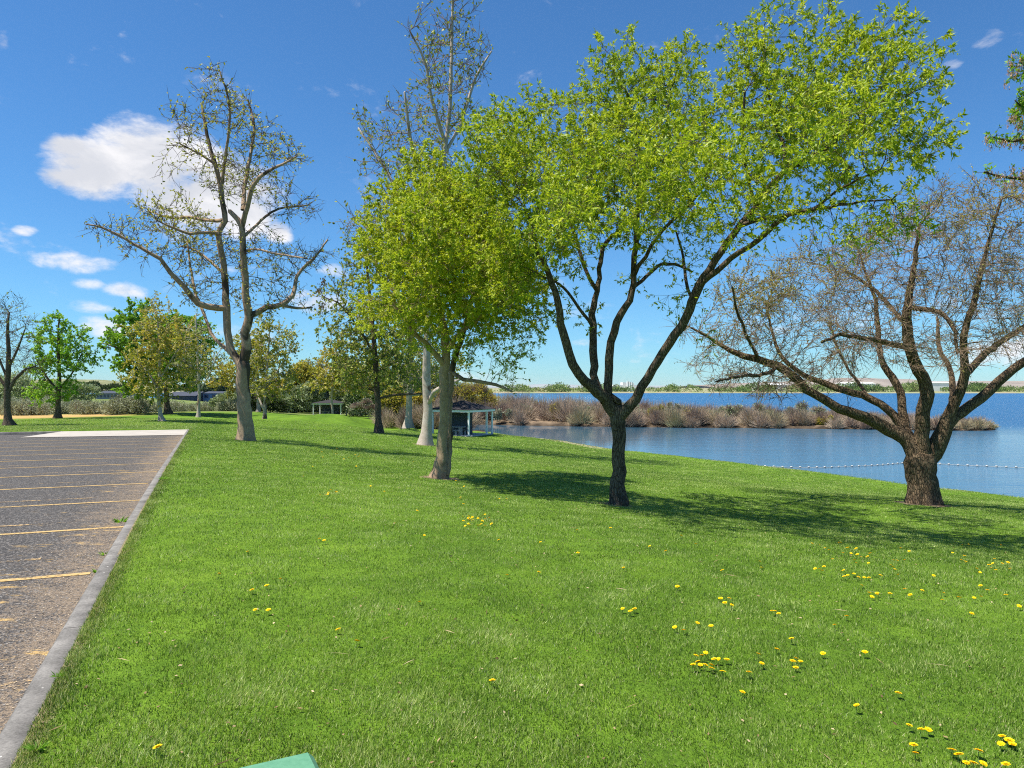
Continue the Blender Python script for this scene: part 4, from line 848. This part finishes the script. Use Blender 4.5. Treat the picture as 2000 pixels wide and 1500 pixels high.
# ------------------------------------------------------------- picnic shelters
M_WHITE = flat_mat('white_paint', (.80, .81, .80), .5, .4, 3., .06); M_ROOF = flat_mat('dark_shingle', (.050, .047, .050), 1., .03, 6., .3, .5, 25)
M_PANEL = flat_mat('slate_grey_board', (.075, .085, .095), .8, .2, 3., .15); M_SLAB = flat_mat('shelter_slab', (.42, .41, .38), .9, .2, 2., .2)
M_CONC = flat_mat('table_concrete', (.33, .32, .30), .9, .2, 6., .2)
def shelter(name, label, c, yaw, half, hx, post_h, roof_h, panel, posts, fas=.2, over=.22):
    T = thing(name, label, 'shelter', c, yaw)
    MB().box(-hx-.1, hx+.1, -half-.1, half+.1, -.5, 0, .03).build('slab', M_SLAB, T)
    for x, y in posts: 
        b = MB().box(x-.075, x+.075, y-.075, y+.075, .004, post_h+.02, .012); b.box(x-.1, x+.1, y-.1, y+.1, .004, .09, .01); b.build('post', M_WHITE, T)
    ox, oy = hx+over, half+over; z0, z1 = post_h, post_h+fas
    for s in (-1, 1):
        MB().box(-ox, ox, min(s*oy, s*(oy-.05)), max(s*oy, s*(oy-.05)), z0, z1, .006).build('fascia', M_WHITE, T)
        MB().box(min(s*ox, s*(ox-.05)), max(s*ox, s*(ox-.05)), -oy+.053, oy-.053, z0, z1, .006).build('fascia', M_WHITE, T)
    MB().box(-ox+.06, ox-.06, -oy+.06, oy-.06, z0+.08, z0+.12).build('ceiling_board', M_PANEL, T)
    r = MB(); e = .06; rr = max(hx-half, 0)+.12; zt = z1+roof_h
    r.add([(-ox-e, -oy-e, z1+.002), (ox+e, -oy-e, z1+.002), (ox+e, oy+e, z1+.002), (-ox-e, oy+e, z1+.002), (-ox-e, -oy-e, z1+.04), (ox+e, -oy-e, z1+.04), (ox+e, oy+e, z1+.04), (-ox-e, oy+e, z1+.04), (-rr, 0, zt), (rr, 0, zt)],
          [(3,2,1,0),(0,1,5,4),(1,2,6,5),(2,3,7,6),(3,0,4,7),(4,5,9,8),(5,6,9),(6,7,8,9),(7,4,8)])
    ro = r.build('roof', M_ROOF, T)
    if rr > .3: MB().box(-rr, rr, -.07, .07, zt-.03, zt+.04, .01).build('ridge_cap', M_ROOF, ro)
    x0, x1, y0, y1 = panel; b = MB().box(x0, x1, y0, y1, .004, post_h+.07, .01)
    x = x0+.15
    while x < x1-.1: b.box(x, x+.03, y0-.012, y0-.001, .01, post_h-.02); x += .4
    b.build('wall', M_PANEL, T)
    return T
def picnic(name, label, c, yaw, L, mats, full=True, group=None):
    T = thing(name, label, 'picnic table', c, yaw, group)
    MB().box(-L/2, L/2, -.37, .37, .68, .76, .015).build('table_top', mats[0], T)
    for s in (-1, 1): MB().box(-L/2, L/2, s*.72-.14, s*.72+.14, .38, .45, .012).build('bench', mats[0], T)
    for s in (-1, 1):
        MB().box(s*L*.3-.09, s*L*.3+.09, -.22, .22, .003, .68, .02).build('pedestal', mats[1], T)
        for t in (-1, 1): MB().box(s*L*.3-.07, s*L*.3+.07, t*.72-.1, t*.72+.1, .003, .38, .015).build('leg', mats[1], T)
    return T
th = math.radians(150)   # local +x runs from the front corner to the left corner
yaw = -math.radians(30); half = 1.95; cx, cy = -4.52, 67.15
zc = gz1(cx, cy-1.5)+.06; zc = HC-(851.5-HY)*64.6/F+.0
shelter('picnic_shelter', 'near picnic shelter with a dark hip roof and white posts beside the water', (cx, cy, zc), yaw, half, half, 2.08, .8, (-1.55, .75, -.1, .5),
  [(-half, -half), (half, -half), (half, half), (-half, half), (half, 1.0)])
a = math.cos(yaw), math.sin(yaw)
picnic('picnic_table', 'grey concrete picnic table inside the near shelter', (cx+.05*a[0]+1.15*a[1], cy+.05*a[1]-1.15*a[0], zc+.004), yaw, 1.6, (M_CONC, M_CONC))
cx, cy = (645-1000)/F*122, 122.; zf = HC-(812-HY)*120/F
shelter('picnic_shelter', 'small distant picnic shelter seen face-on with a slim tree in front', (cx, cy, zf), 0., 2.1, 2.25, 1.85, .55, (-1.4, 1.45, -.1, .5), [(-2.25, -2.1), (2.25, -2.1), (2.25, 2.1), (-2.25, 2.1)])
picnic('picnic_table', 'small picnic table against the dark wall of the distant shelter', (cx-.4, cy-1.15, zf+.004), 0., 1.5, (M_CONC, M_CONC))
# green table in the foreground
m_g, nt, outn = new_mat('chipped_green_paint'); q = NT(nt); p = q.obj(); n = q.noise(p, 9, 6, .7); n2 = q.noise(p, 60, 3, .6)
ed = q.mapr(n, .70, .73); c = q.mix(ed, q.ramp(n2, [(.3, (.085, .23, .13)), (.7, (.115, .28, .165))]), (.55, .52, .45)); q.l(q.bsdf(c, .45, .4, q.bump(n2, .12, .004)), outn.inputs[0])
Cn = np.array([-.5255, 1.927]); ea = np.array([-.887, -.462]); eb = np.array([.462, -.887]); L = 1.9
cc = Cn+ea*.37+eb*L/2
picnic('picnic_table', 'green painted table, only one corner showing at the bottom edge of the picture', (cc[0], cc[1], -.01), math.atan2(eb[1], eb[0]), L, (m_g, m_g))

# ------------------------------------------------------------- swim line
m_fl = flat_mat('float_plastic', (.50, .49, .46), .5, .4); m_rp = flat_mat('rope', (.45, .45, .42), .9, .1)
pts = [(1455,908.5),(1490,911),(1540,913),(1600,913.5),(1660,911.5),(1715,909),(1770,904.5),(1800,903),(1843,907),(1900,910),(1950,912),(2000,914),(2080,917)]
P = catmull(np.array([np.r_[W(px, py, (HC-WATER_Z)*F/(py-HY))[:2], WATER_Z+.02] for px, py in pts]), .15)
T = thing('float_line', 'string of small white floats marking the swimming area on the water', 'float line', P[0]); S = np.r_[0, np.cumsum(np.linalg.norm(np.diff(P, axis=0), axis=1))]
v, f, t = limb_tube(P, np.full(len(P), .012), 5, np.random.default_rng(1), knob=0.); child('rope', v, [f, t], m_rp, T)
s = .3
while s < S[-1]:
    c = np.array([np.interp(s, S, P[:, k]) for k in range(3)]); i = min(np.searchsorted(S, s), len(P)-1); d = P[i]-P[i-1]; d /= np.linalg.norm(d); V = []
    prof = [(-.07, .015), (-.06, .04), (-.02, .05), (.02, .05), (.06, .04), (.07, .015)]; o = np.cross(d, [0, 0, 1.]); up = np.array([0, 0, 1.])
    V = [c+d*a+(math.cos(k*math.pi/4)*o+math.sin(k*math.pi/4)*up)*r+[0, 0, .02] for a, r in prof for k in range(8)]
    fq = np.array([(i*8+k, i*8+(k+1) % 8, i*8+8+(k+1) % 8, i*8+8+k) for i in range(5) for k in range(8)])
    child('float', np.array(V), fq, m_fl, T, smooth=True); s += .55

# ------------------------------------------------------------- far buildings
M_BLUE = flat_mat('blue_grey_metal', (.05, .055, .07), .6, .3, .5, .1); M_PALE = flat_mat('pale_siding', (.20, .225, .27), .7, .2, .5, .1); M_GLASS = flat_mat('dark_window', (.03, .045, .08), .15, .5); M_WH = flat_mat('chalk_white_cladding', (.74, .73, .71), .7, .2, .1, .08)
def barn(name, label, px0, px1, py_base, py_eave, py_ridge, d, wall, roof, nwin, depth=12., cat='building'):
    x0, x1 = (px0-1000)/F*d, (px1-1000)/F*d; zb = HC-(py_base-HY)/F*d; ze = HC-(py_eave-HY)/F*d; zr = HC-(py_ridge-HY)/F*d
    T = thing(name, label, cat, ((x0+x1)/2, d+depth/2, zb)); w = (x1-x0)/2; h = ze-zb; D = depth/2
    MB().box(-w, w, -D, D, -1.5, h).build('wall', wall, T)
    MB().add([(-w-.3, -D-.4, h+.003), (w+.3, -D-.4, h+.003), (w+.3, D+.4, h+.003), (-w-.3, D+.4, h+.003), (-w-.3, 0, zr-zb), (w+.3, 0, zr-zb)], [(3,2,1,0), (0,1,5,4), (2,3,4,5), (0,4,3), (1,2,5)]).build('roof', roof, T)
    for i in range(nwin):
        xx = -w+(i+.5)*2*w/nwin; MB().box(xx-w/nwin*.55, xx+w/nwin*.55, -D-.06, -D-.003, h*.42, h*.82).build('window', M_GLASS, T)
    return T
barn('long_building', 'long blue-grey low building with a row of windows beyond the sagebrush', 187, 243, 782, 768, 763.5, 240, M_PALE, M_BLUE, 8)
barn('long_building', 'low grey roofed building half hidden behind the slim white-trunked tree', 326, 382, 784, 773, 765, 250, M_BLUE, M_BLUE, 0)
barn('long_building', 'low building with a pale wall right of the slim white-trunked tree', 396, 440, 784, 768, 764.5, 255, M_PALE, M_BLUE, 3)
T = thing('industrial_plant', 'white industrial plant with silos on the opposite bank', 'building', W(1210, 765, 800)); T.location.z = WATER_Z+1
z0 = 0.
for px0, px1, h in ((1196, 1214, 4.5), (1214, 1220, 7.), (1220, 1236, 6), (1236, 1242, 4.), (1182, 1196, 3.)):
    MB().box((px0-1210)/F*800, (px1-1210)/F*800, -8, 8, -2, h+3).build('block', M_WH, T)
for px, h in ((1223, 11), (1227, 10.5), (1231, 10)): MB().tube(((px-1210)/F*800, -10, -2), ((px-1210)/F*800, -10, h), 1.2).build('silo', M_WH, T)
for lb, px0, px1, py in (('long white warehouse on the opposite bank, seen through the drooping bare twigs', 1476, 1530, 750.5), ('pale tan warehouse on the opposite bank, left of the leaning trunk', 1640, 1700, 748), ('white shed on the opposite bank near the right edge', 1800, 1850, 747)):
    T = thing('warehouse', lb, 'building', W((px0+px1)/2, 765, 860)); T.location.z = WATER_Z+1; w = (px1-px0)/2/F*860; h = HC-(py-HY)/F*860-T.location.z
    MB().box(-w, w, -12, 12, -2, h-.6).build('wall', M_WH, T); MB().add([(-w-.5, -12.5, h-.59), (w+.5, -12.5, h-.59), (w+.5, 12.5, h-.59), (-w-.5, 12.5, h-.59), (-w-.5, 0, h+.8), (w+.5, 0, h+.8)], [(3,2,1,0), (0,1,5,4), (2,3,4,5), (0,4,3), (1,2,5)]).build('roof', M_WH, T)
T = thing('utility_pole', 'thin pole standing above the dark low trees before the hill', 'pole', W(199, 775, 290)); MB().tube((0, 0, -1), (0, 0, 5.4), .1, .07).build('pole', S_BRN, T); MB().box(-.7, .7, -.06, .06, 4.9, 5.05).build('crossarm', S_BRN, T)
# ------------------------------------------------------------- grass blades
L_GRASS = leaf_mat('grass_blade', [(0, (.018, .045, .006)), (.3, (.07, .15, .012)), (.55, (.19, .30, .040)), (.8, (.40, .49, .14)), (1, (.54, .50, .27))], .35, .45, .3, 1.2)
def lawn(name, n, d0, d1, seed, az=.70):
    r = np.random.default_rng(seed); q = r.random(n); e = .35
    d = (d0**e+(d1**e-d0**e)*q)**(1/e); a = r.uniform(-az, az, n); x = np.sin(a)*d/np.cos(az)*.82; y = np.cos(a)*d*1.0
    x = np.tan(a*1.0)*y
    ne = 90000; ve = .5+46*r.random(ne)**1.8; ue = U0-.015+np.abs(r.normal(0, .07, ne)); xe, ye = xy(ue, ve); x = np.r_[x, xe]; y = np.r_[y, ye]; d = np.r_[d, np.hypot(xe, ye)]
    u, v = uv(x, y); edge = U0+.01
    k = ((u > edge-.03) | (v > V_END)); x, y, d, u, v = x[k], y[k], d[k], u[k], v[k]; n = len(x)
    keep = np.ones(n, bool)
    for kk, b in TREE_BASE.items():
        p = W(*b); w_ = {'right': .8, 'twin': .5, 'centre': .3}.get(kk, .4); keep &= (np.hypot(x-p[0], y-p[1])+r.normal(0, .1, n) > w_)
    x, y, d, u, v = x[keep], y[keep], d[keep], u[keep], v[keep]; n = len(x)
    z, sd = gz(x, y, True); kk = sd > .4; x, y, d, z, u, v = x[kk], y[kk], d[kk], z[kk], u[kk], v[kk]; n = len(x)
    clump = np.sin(x*1.3+.7*np.sin(y*.9))*np.sin(y*1.1+.6*np.sin(x*1.7)); cl2 = np.sin(x*4.1+np.sin(y*3.3)*1.4)*np.sin(y*4.7+np.sin(x*2.9)*1.2); cl3 = np.sin(x*13+2*np.sin(y*5))*np.sin(y*11+1.5*np.sin(x*7))
    H = (.027+.004*clump+.007*cl2+.008*cl3)*r.uniform(.5, 1.35, n); H = np.maximum(H, .012)*np.clip(.95+.012*d, 1.05, 1.7); Wd = np.maximum(.0044, .00062*d)*r.uniform(.6, 1.4, n)
    fl = np.exp(-np.maximum(u-U0, 0)/.12); az_ = r.uniform(0, 6.283, n); lean = np.abs(r.normal(.55, .45, n))+.2*cl2**2
    wind = np.c_[.10+.3*clump, .3*cl2]
    T = np.c_[np.cos(az_)*lean+wind[:, 0], np.sin(az_)*lean+wind[:, 1], np.ones(n)]; T = norm(T)*H[:, None]
    s = r.uniform(0, 6.283, n); S = np.c_[np.cos(s), np.sin(s), np.zeros(n)]*Wd[:, None]*.5
    B = np.c_[x, y, z-.004]; V = np.stack([B-S, B+S, B+T], 1).reshape(-1, 3)
    straw = (r.random(n) < np.clip(.055+.16*np.clip(cl2*clump-.1, 0, 1)+.22*fl+.22*sstep(4.6, 2.6, y)*(.5+.5*clump), 0, .6))
    mot = np.sin(x*2.3+1.9*np.sin(y*1.1+.4))*np.sin(y*2.0+1.6*np.sin(x*1.3)); mo2 = np.sin(x*.55+.8*np.sin(y*.4))*np.sin(y*.42+.9*np.sin(x*.5+1)); t = .42+.09*sstep(6, 16, d)+.06*clump+.11*cl2+.09*cl3+.09*mot+.08*mo2+r.normal(0, .24, n); t = np.clip(t, .02, .8); t = np.where(straw, r.uniform(.82, 1, n), t)
    return tag(mesh_np(name, V, np.arange(n*3).reshape(-1, 3), L_GRASS, attrs={'tint': np.repeat(t, 3)}), 'mown green lawn grass with straw-coloured blades near the kerb', 'grass', kind='stuff')
lawn('grass', 2300000, 1.5, 85., 3)

# ------------------------------------------------------------- fallen bits on the grass and grit by the kerb
rg = np.random.default_rng(41); n = 1500; y = 2.2+26*rg.random(n)**1.5; x = rg.uniform(-.68, .68, n)*y; u, v = uv(x, y); k = u > U0+.05; x, y = x[k], y[k]; P = np.c_[x, y, gz(x, y)+rg.uniform(.012, .03, len(x))]
a = rg.uniform(0, 6.28, len(x)); D = np.c_[np.cos(a), np.sin(a), rg.uniform(-.2, .3, len(x))]; tw = rg.random(len(x)) < .12
v_, f_ = leaf_quads(P, D, np.where(tw, rg.uniform(.06, .18, len(x)), rg.uniform(.012, .035, len(x))), np.where(tw, .005, rg.uniform(.008, .02, len(x))), rg, up=1.5)
tag(mesh_np('lawn_litter', v_, f_, leaf_mat('dead_leaf', [(0, (.10, .06, .03)), (.5, (.30, .20, .10)), (1, (.55, .42, .27))], .1, .8), attrs={'tint': np.repeat(rg.random(len(x)), 4)}), 'small dead leaves and twigs scattered in the lawn', 'litter', kind='stuff')
n = 5000; vv = .2+40*rg.random(n)**1.6; uu = U0-KW-.01-np.abs(rg.normal(0, .35, n)); X_, Y_ = xy(uu, vv); Z_ = lot_z(uu, vv)-.15+.004; P = np.c_[X_, Y_, Z_]; a = rg.uniform(0, 6.28, n)
v_, f_ = leaf_quads(P, np.c_[np.cos(a), np.sin(a), .25+0*a], rg.uniform(.006, .022, n), rg.uniform(.005, .012, n), rg, up=2.)
tag(mesh_np('gutter_grit', v_, f_, flat_mat('pale_grit', (.42, .34, .24), .9, .1)), 'pale grit and dry debris lying in the gutter along the kerb', 'grit', kind='stuff')
# ------------------------------------------------------------- weeds at the kerb
def weed(label, px, py, r_, n, seed, mat=L_GRN):
    rg = np.random.default_rng(seed); d = float(ray_ground([px], [py])[0]); x, y = (px-1000)/F*d, d; u, v = uv(x, y)
    z = float(lot_z(np.array(u), np.array(v)))-.15 if u < U0-KW+.05 else gz1(x, y)
    if u < U0-KW: d = (HC-z)*F/(py-HY); x, y = (px-1000)/F*d, d
    a = rg.uniform(0, 6.28, n); P = np.c_[x+np.cos(a)*r_*.25*rg.random(n), y+np.sin(a)*r_*.25*rg.random(n), np.full(n, z+.004)]; D = np.c_[np.cos(a), np.sin(a), rg.uniform(.15, 1.1, n)]
    v_, f_ = leaf_quads(P, D, r_*rg.uniform(.5, 1.1, n), np.full(n, r_*.16), rg)
    return tag(mesh_np('weed', v_, f_, mat, attrs={'tint': np.repeat(rg.uniform(.1, .6, n), 4)}, loc=(x, y, z)), label, 'weed')
weed('green weed tuft growing on the asphalt beside the kerb between two stall lines', 236, 1022, .13, 34, 1)
weed('small weed in the kerb joint at the end of a yellow stall line', 190, 1119, .07, 22, 2)
weed('flat green weed low in the dusty gutter, between the second and third stall lines', 205, 1085, .08, 20, 3)
weed('spreading weed overhanging the kerb top nearest the bottom left corner', 72, 1468, .06, 34, 4)
weed('dark little weed on the kerb edge above the cracked kerb section', 112, 1330, .05, 16, 5)
weed('tiny weed at the lawn edge where the kerb bends out of view', 318, 938, .12, 24, 6)

# ------------------------------------------------------------- dandelions
m_pet, nt, outn = new_mat('dandelion_petals'); q = NT(nt); c = q.ramp(q.noise(q.pos(), 300, 2), [(.35, (.80, .50, .0)), (.6, (.95, .68, .005))]); q.l(q.bsdf(c, .6, .2), outn.inputs[0])
m_stem = flat_mat('dandelion_stem', (.16, .26, .06), .7, .2)
def head_mesh(seed):
    r = random.Random(seed); V = []; Fc = []
    for ring, (n, rad, z, up) in enumerate(((20, 1., 0., .25), (18, .82, .12, .32), (14, .58, .2, .36), (9, .34, .26, .3))):
        for i in range(n):
            a = 2*math.pi*(i+r.random()*.6)/n; w = .16*rad+.05; R_ = rad*r.uniform(.88, 1.08); b = len(V); ca, sa = math.cos(a), math.sin(a)
            V += [(0, 0, z*.4), (ca*R_*.75-sa*w, sa*R_*.75+ca*w, z+up*.35), (ca*R_, sa*R_, z+up*.5+r.uniform(-.05, .08)), (ca*R_*.75+sa*w, sa*R_*.75-ca*w, z+up*.35)]; Fc.append((b, b+1, b+2, b+3))
    return V, Fc
heads = []
for s in range(3):
    V, Fc = head_mesh(s); me = bpy.data.meshes.new('flower_head'); me.from_pydata(V, [], Fc); me.materials.append(m_pet); heads.append(me)
mb = MB().tube((0, 0, 0), (.1, .05, 1.), .045, .03, 6); sm = bpy.data.meshes.new('stem'); sm.from_pydata(mb.v, [], mb.f); sm.materials.append(m_stem)
def dandelion(px, py, group, label, r=.019, parts=True, rg=random.Random(2)):
    D = float(ray_ground([px], [py])[0]); h = rg.uniform(.03, .05); D *= 1-h/1.75
    x, y = (px-1000)/F*D, D; z = gz1(x, y)
    r = r*rg.uniform(.85, 1.15)*(1 if D < 9 else 1.1)
    if parts:
        T = thing('dandelion', label, 'dandelion', (x, y, z), 0, group)
        hd = bpy.data.objects.new('flower_head', heads[rg.randrange(3)]); COL.objects.link(hd); hd.parent = T; hd.location = (h*.1, h*.05, h); hd.scale = (r, r, r*.8); hd.rotation_euler = (rg.uniform(-.3, .45), rg.uniform(-.35, .25), rg.uniform(0, 6))
        st = bpy.data.objects.new('stem', sm); COL.objects.link(st); st.parent = T; st.scale = (h, h, h)
    else:
        T = bpy.data.objects.new('dandelion', heads[rg.randrange(3)]); COL.objects.link(T); T.location = (x, y, z+h); T.scale = (r, r, r*.8); T.rotation_euler = (rg.uniform(.1, .5), rg.uniform(-.35, .2), rg.uniform(0, 6)); tag(T, label, 'dandelion', group)
single = {(305,1463): 'lone dandelion just above and left of the green table corner', (960,1332): 'lone dandelion in the lower middle of the lawn', (819,1177): 'lone dandelion right of the small pairs in the left lawn', (659,1230): 'dandelion below and right of the left lawn pairs',
  (623,1053): 'bright dandelion in the darker grass patch of the left lawn', (1449,1357): 'single dandelion below the dense middle cluster', (1480,1283): 'dandelion midway between the dense middle cluster and the trio right of it', (1322,1148): 'single dandelion above the pair in the middle of the lawn',
  (427,1123): 'dandelion nearest the kerb in the left lawn', (1563,1252): 'single dandelion above and left of the trio in the right lawn', (1545,1252): 'x'}
def grp(pts, group, label, parts=True, r=.019):
    for p in pts: dandelion(p[0], p[1], group, label, r, parts)
for k, lb in list(single.items())[:9]: dandelion(k[0], k[1], None, lb)
grp([(491,1153),(520,1147)], 'upper pair in the left lawn', 'one of the upper two dandelions side by side in the left lawn')
grp([(497,1192),(523,1195)], 'lower pair in the left lawn', 'one of the lower two dandelions side by side in the left lawn')
grp([(483,1081),(547,1133),(696,1257),(990,1127),(973,1057),(771,1023),(828,1048),(632,1057)], 'scattered dandelions in the left lawn', 'small yellow dandelion alone in the left lawn')
z3 = lambda L, ox: [(ox+a/3, 1000+b/3) for a, b in L]
grp(z3([(1130,832),(1075,850),(1110,850),(1085,888),(1057,905),(1100,912),(1130,915),(1165,900),(1165,935),(1180,870),(1205,873),(1255,877),(1230,950)], 1000), 'dense dandelion cluster in the lower middle lawn', 'dandelion in the dense cluster in the lower middle of the lawn')
grp(z3([(645,573),(690,585),(715,578),(1085,658),(950,690),(1003,697),(1163,670),(1220,515),(1270,512),(1245,537),(1285,555),(1460,890),(1385,945)], 1000), 'loose dandelions in the middle lawn', 'dandelion in the loose scatter above the dense cluster')
grp(z3([(165,185),(385,242),(155,355),(650,333),(1230,355),(1450,300),(1460,333),(380,115),(575,100),(990,150),(805,208),(898,235),(1075,200)], 1000), 'small dandelions below the middle tree', 'small dandelion in the lawn below the middle tree')
grp(z3([(40,595),(60,600),(20,595)], 1500), 'three dandelions left in the right lawn', 'one of three touching dandelions at the left of the right lawn')
grp(z3([(160,868),(142,880),(187,893),(160,918)], 1500), 'dandelion knot right of the dense cluster', 'dandelion in the small knot right of the dense cluster')
grp(z3([(458,625),(388,670),(135,755),(50,820),(320,842),(565,832),(1020,522),(1205,515),(1243,440),(1393,498),(1285,473),(1470,560),(1193,610),(760,1065),(515,1137),(712,487)], 1500), 'spaced dandelions in the right lawn', 'dandelion standing apart in the right lawn')
grp(z3([(893,1293),(938,1300),(825,1268),(860,1430),(850,1390)], 1500), 'dandelions left of the corner clusters', 'dandelion left of the clusters in the bottom right corner')
grp(z3([(1075,1410),(1115,1437),(1232,1418),(1160,1485),(1200,1495),(1260,1490),(1390,1495)], 1500), 'large dandelions along the bottom right edge', 'large dandelion at the bottom edge near the right corner', r=.021)
grp(z3([(1370,1333),(1410,1345),(1362,1365),(1432,1375)], 1500), 'four large dandelions by the right corner', 'one of four large dandelions bunched above the bottom right corner', r=.021)
rg = np.random.default_rng(8)
def scatter(n, box, group, label, clus=.5):
    x0, x1, y0, y1 = box; c = [(rg.uniform(x0, x1), rg.uniform(y0, y1)) for _ in range(max(3, n//7))]; out = []
    while len(out) < n:
        if rg.random() < clus: a = c[rg.integers(len(c))]; p = (a[0]+rg.normal(0, 16), a[1]+rg.normal(0, 4))
        else: p = (rg.uniform(x0, x1), y0+(y1-y0)*rg.random()**1.2)
        if x0 < p[0] < x1 and y0 < p[1] < y1: out.append(p)
    grp(out, group, label, False)
scatter(74, (1560, 1998, 1062, 1170), 'dandelions below the big shadow', 'tiny dandelion in the flecked band of lawn below the big tree shadow')
scatter(22, (888, 985, 1006, 1032), 'dandelion drift in the middle lawn', 'tiny dandelion in the drift left of the middle tree shadow')
scatter(34, (500, 900, 872, 925), 'dandelions right of the pale forked trunk', 'tiny dandelion in the far lawn between the pale forked trunk and the paired stems', .6)
scatter(20, (560, 1180, 930, 1005), 'dandelions before the paired stems', 'tiny dandelion in the lawn before the paired stems', .4)

# ------------------------------------------------------------- sky, sun, camera
w = bpy.data.worlds.new('World'); SC.world = w; w.use_nodes = True; nt = w.node_tree; nt.nodes.clear(); q = NT(nt)
sky = q.n('ShaderNodeTexSky', sky_type='NISHITA'); sky.sun_disc = False; sky.sun_elevation = SUN_EL
sdir = Vector((-math.cos(SUN_AZ_BEHIND)*math.cos(SUN_EL), -math.sin(SUN_AZ_BEHIND)*math.cos(SUN_EL), math.sin(SUN_EL)))
sky.sun_rotation = math.atan2(sdir.x, sdir.y); sky.air_density = AIR; sky.dust_density = DUST; sky.ozone_density = OZONE; sky.altitude = 100
tc = q.n('ShaderNodeTexCoord'); d = tc.outputs['Generated']; sx = q.n('ShaderNodeSeparateXYZ'); q.l(d, sx.inputs[0])
az = q.math('ARCTAN2', sx.outputs[0], sx.outputs[1]); el = q.math('ARCSINE', sx.outputs[2])
nz = q.noise(q.scale(d, (1, 1, 1.7)), 9., 9, .62, .35); nz2 = q.noise(q.scale(d, (1, 1, 2.2)), 26., 6, .6, .2)
CL = [(190,330,105,62,1),(300,320,130,80,1),(370,390,110,70,1),(440,375,110,75,1),(140,288,60,24,.95),(130,345,60,26,.95),(470,420,80,45,.9),(545,452,30,26,.8),(155,514,74,18,.5),(50,450,22,9,.42),(172,556,32,10,.42),(245,567,44,15,.5),(195,600,44,12,.3),(205,638,60,20,.48),
      (620,590,60,26,.6),(650,530,40,14,.4),(1140,668,24,8,.35),(1700,620,200,30,.25),(1960,690,120,30,.35),(1930,78,28,14,.3),(1862,126,18,8,.3),(2,80,18,20,.5),(900,740,140,14,.3),(480,650,60,20,.3)]
tot = None
for px, py, rx, ry, s in CL:
    a0 = math.atan((px-1000)/F); k = math.cos(a0); e0 = math.atan((HY-py)/F*k); wa = rx/F*k*k; we = ry/F*k
    dx = q.math('DIVIDE', q.math('SUBTRACT', az, a0), wa*1.15); dy = q.math('DIVIDE', q.math('SUBTRACT', el, e0), we*1.15)
    g = q.math('SUBTRACT', 1., q.math('ADD', q.math('MULTIPLY', dx, dx), q.math('MULTIPLY', dy, dy))); g = q.math('MULTIPLY', q.math('MAXIMUM', g, -1.), s)
    tot = g if tot is None else q.math('SMOOTH_MAX', tot, g, .18)
fld = q.math('ADD', tot, q.math('ADD', q.math('MULTIPLY', q.math('SUBTRACT', nz, .5), 1.9), q.math('MULTIPLY', q.math('SUBTRACT', nz2, .5), 1.3)))
al = q.mapr(fld, .0, .8); shade = q.mapr(q.math('ADD', q.math('MULTIPLY', nz, 1.), q.math('MULTIPLY', q.math('SUBTRACT', tot, .5), -.35)), .30, .62)
ccol = q.mix(shade, (CLD*.66, CLD*.68, CLD*.74), (CLD*.93, CLD*.92, CLD*.94))
mx = q.mix(al, q.mix(1., sky.outputs[0], SKYTINT, 'MULTIPLY'), ccol)
bg = q.n('ShaderNodeBackground'); bg.inputs[1].default_value = SKY_STR; q.l(mx, bg.inputs[0]); o = q.n('ShaderNodeOutputWorld'); q.l(bg.outputs[0], o.inputs[0])
# thin summer air over the whole valley
hb = MB().box(-14000, 14000, -14000, 14000, -8, 100); me = bpy.data.meshes.new('haze'); me.from_pydata(hb.v, [], hb.f)
m, nt2, outn = new_mat('thin_air'); v2 = nt2.nodes.new('ShaderNodeVolumePrincipled'); v2.inputs['Density'].default_value = HAZE; v2.inputs['Color'].default_value = (.86, .92, 1., 1); nt2.links.new(v2.outputs[0], outn.inputs['Volume'])
me.materials.append(m); ho = bpy.data.objects.new('haze', me); COL.objects.link(ho); ho['kind'] = 'stuff'; ho['label'] = 'thin haze in the air over the river valley'
sl = bpy.data.lights.new('sun', 'SUN'); sl.energy = SUN_E; sl.angle = math.radians(.53); sl.color = (1, .95, .86)
so = bpy.data.objects.new('sun', sl); COL.objects.link(so); so.rotation_euler = sdir.to_track_quat('Z', 'Y').to_euler(); so.location = sdir*100
cam = bpy.data.cameras.new('camera'); co = bpy.data.objects.new('camera', cam); COL.objects.link(co); co.location = (0, 0, HC); co.rotation_euler = (math.pi/2, 0, 0)
cam.sensor_width = 36; cam.lens = F/2000*36; cam.shift_y = 7/2000; cam.clip_end = 30000; cam.clip_start = .05; SC.camera = co
SC.view_settings.view_transform = 'Standard'; SC.view_settings.look = 'None'; SC.view_settings.exposure = EXPO; SC.view_settings.gamma = 1
SC.cycles.max_bounces = 6; SC.cycles.transparent_max_bounces = 8; SC.cycles.diffuse_bounces = 3; SC.cycles.glossy_bounces = 2; SC.cycles.transmission_bounces = 3
SC.cycles.sample_clamp_indirect = 4
SC.cycles.use_denoising = DENOISE; SC.cycles.filter_width = 1.1
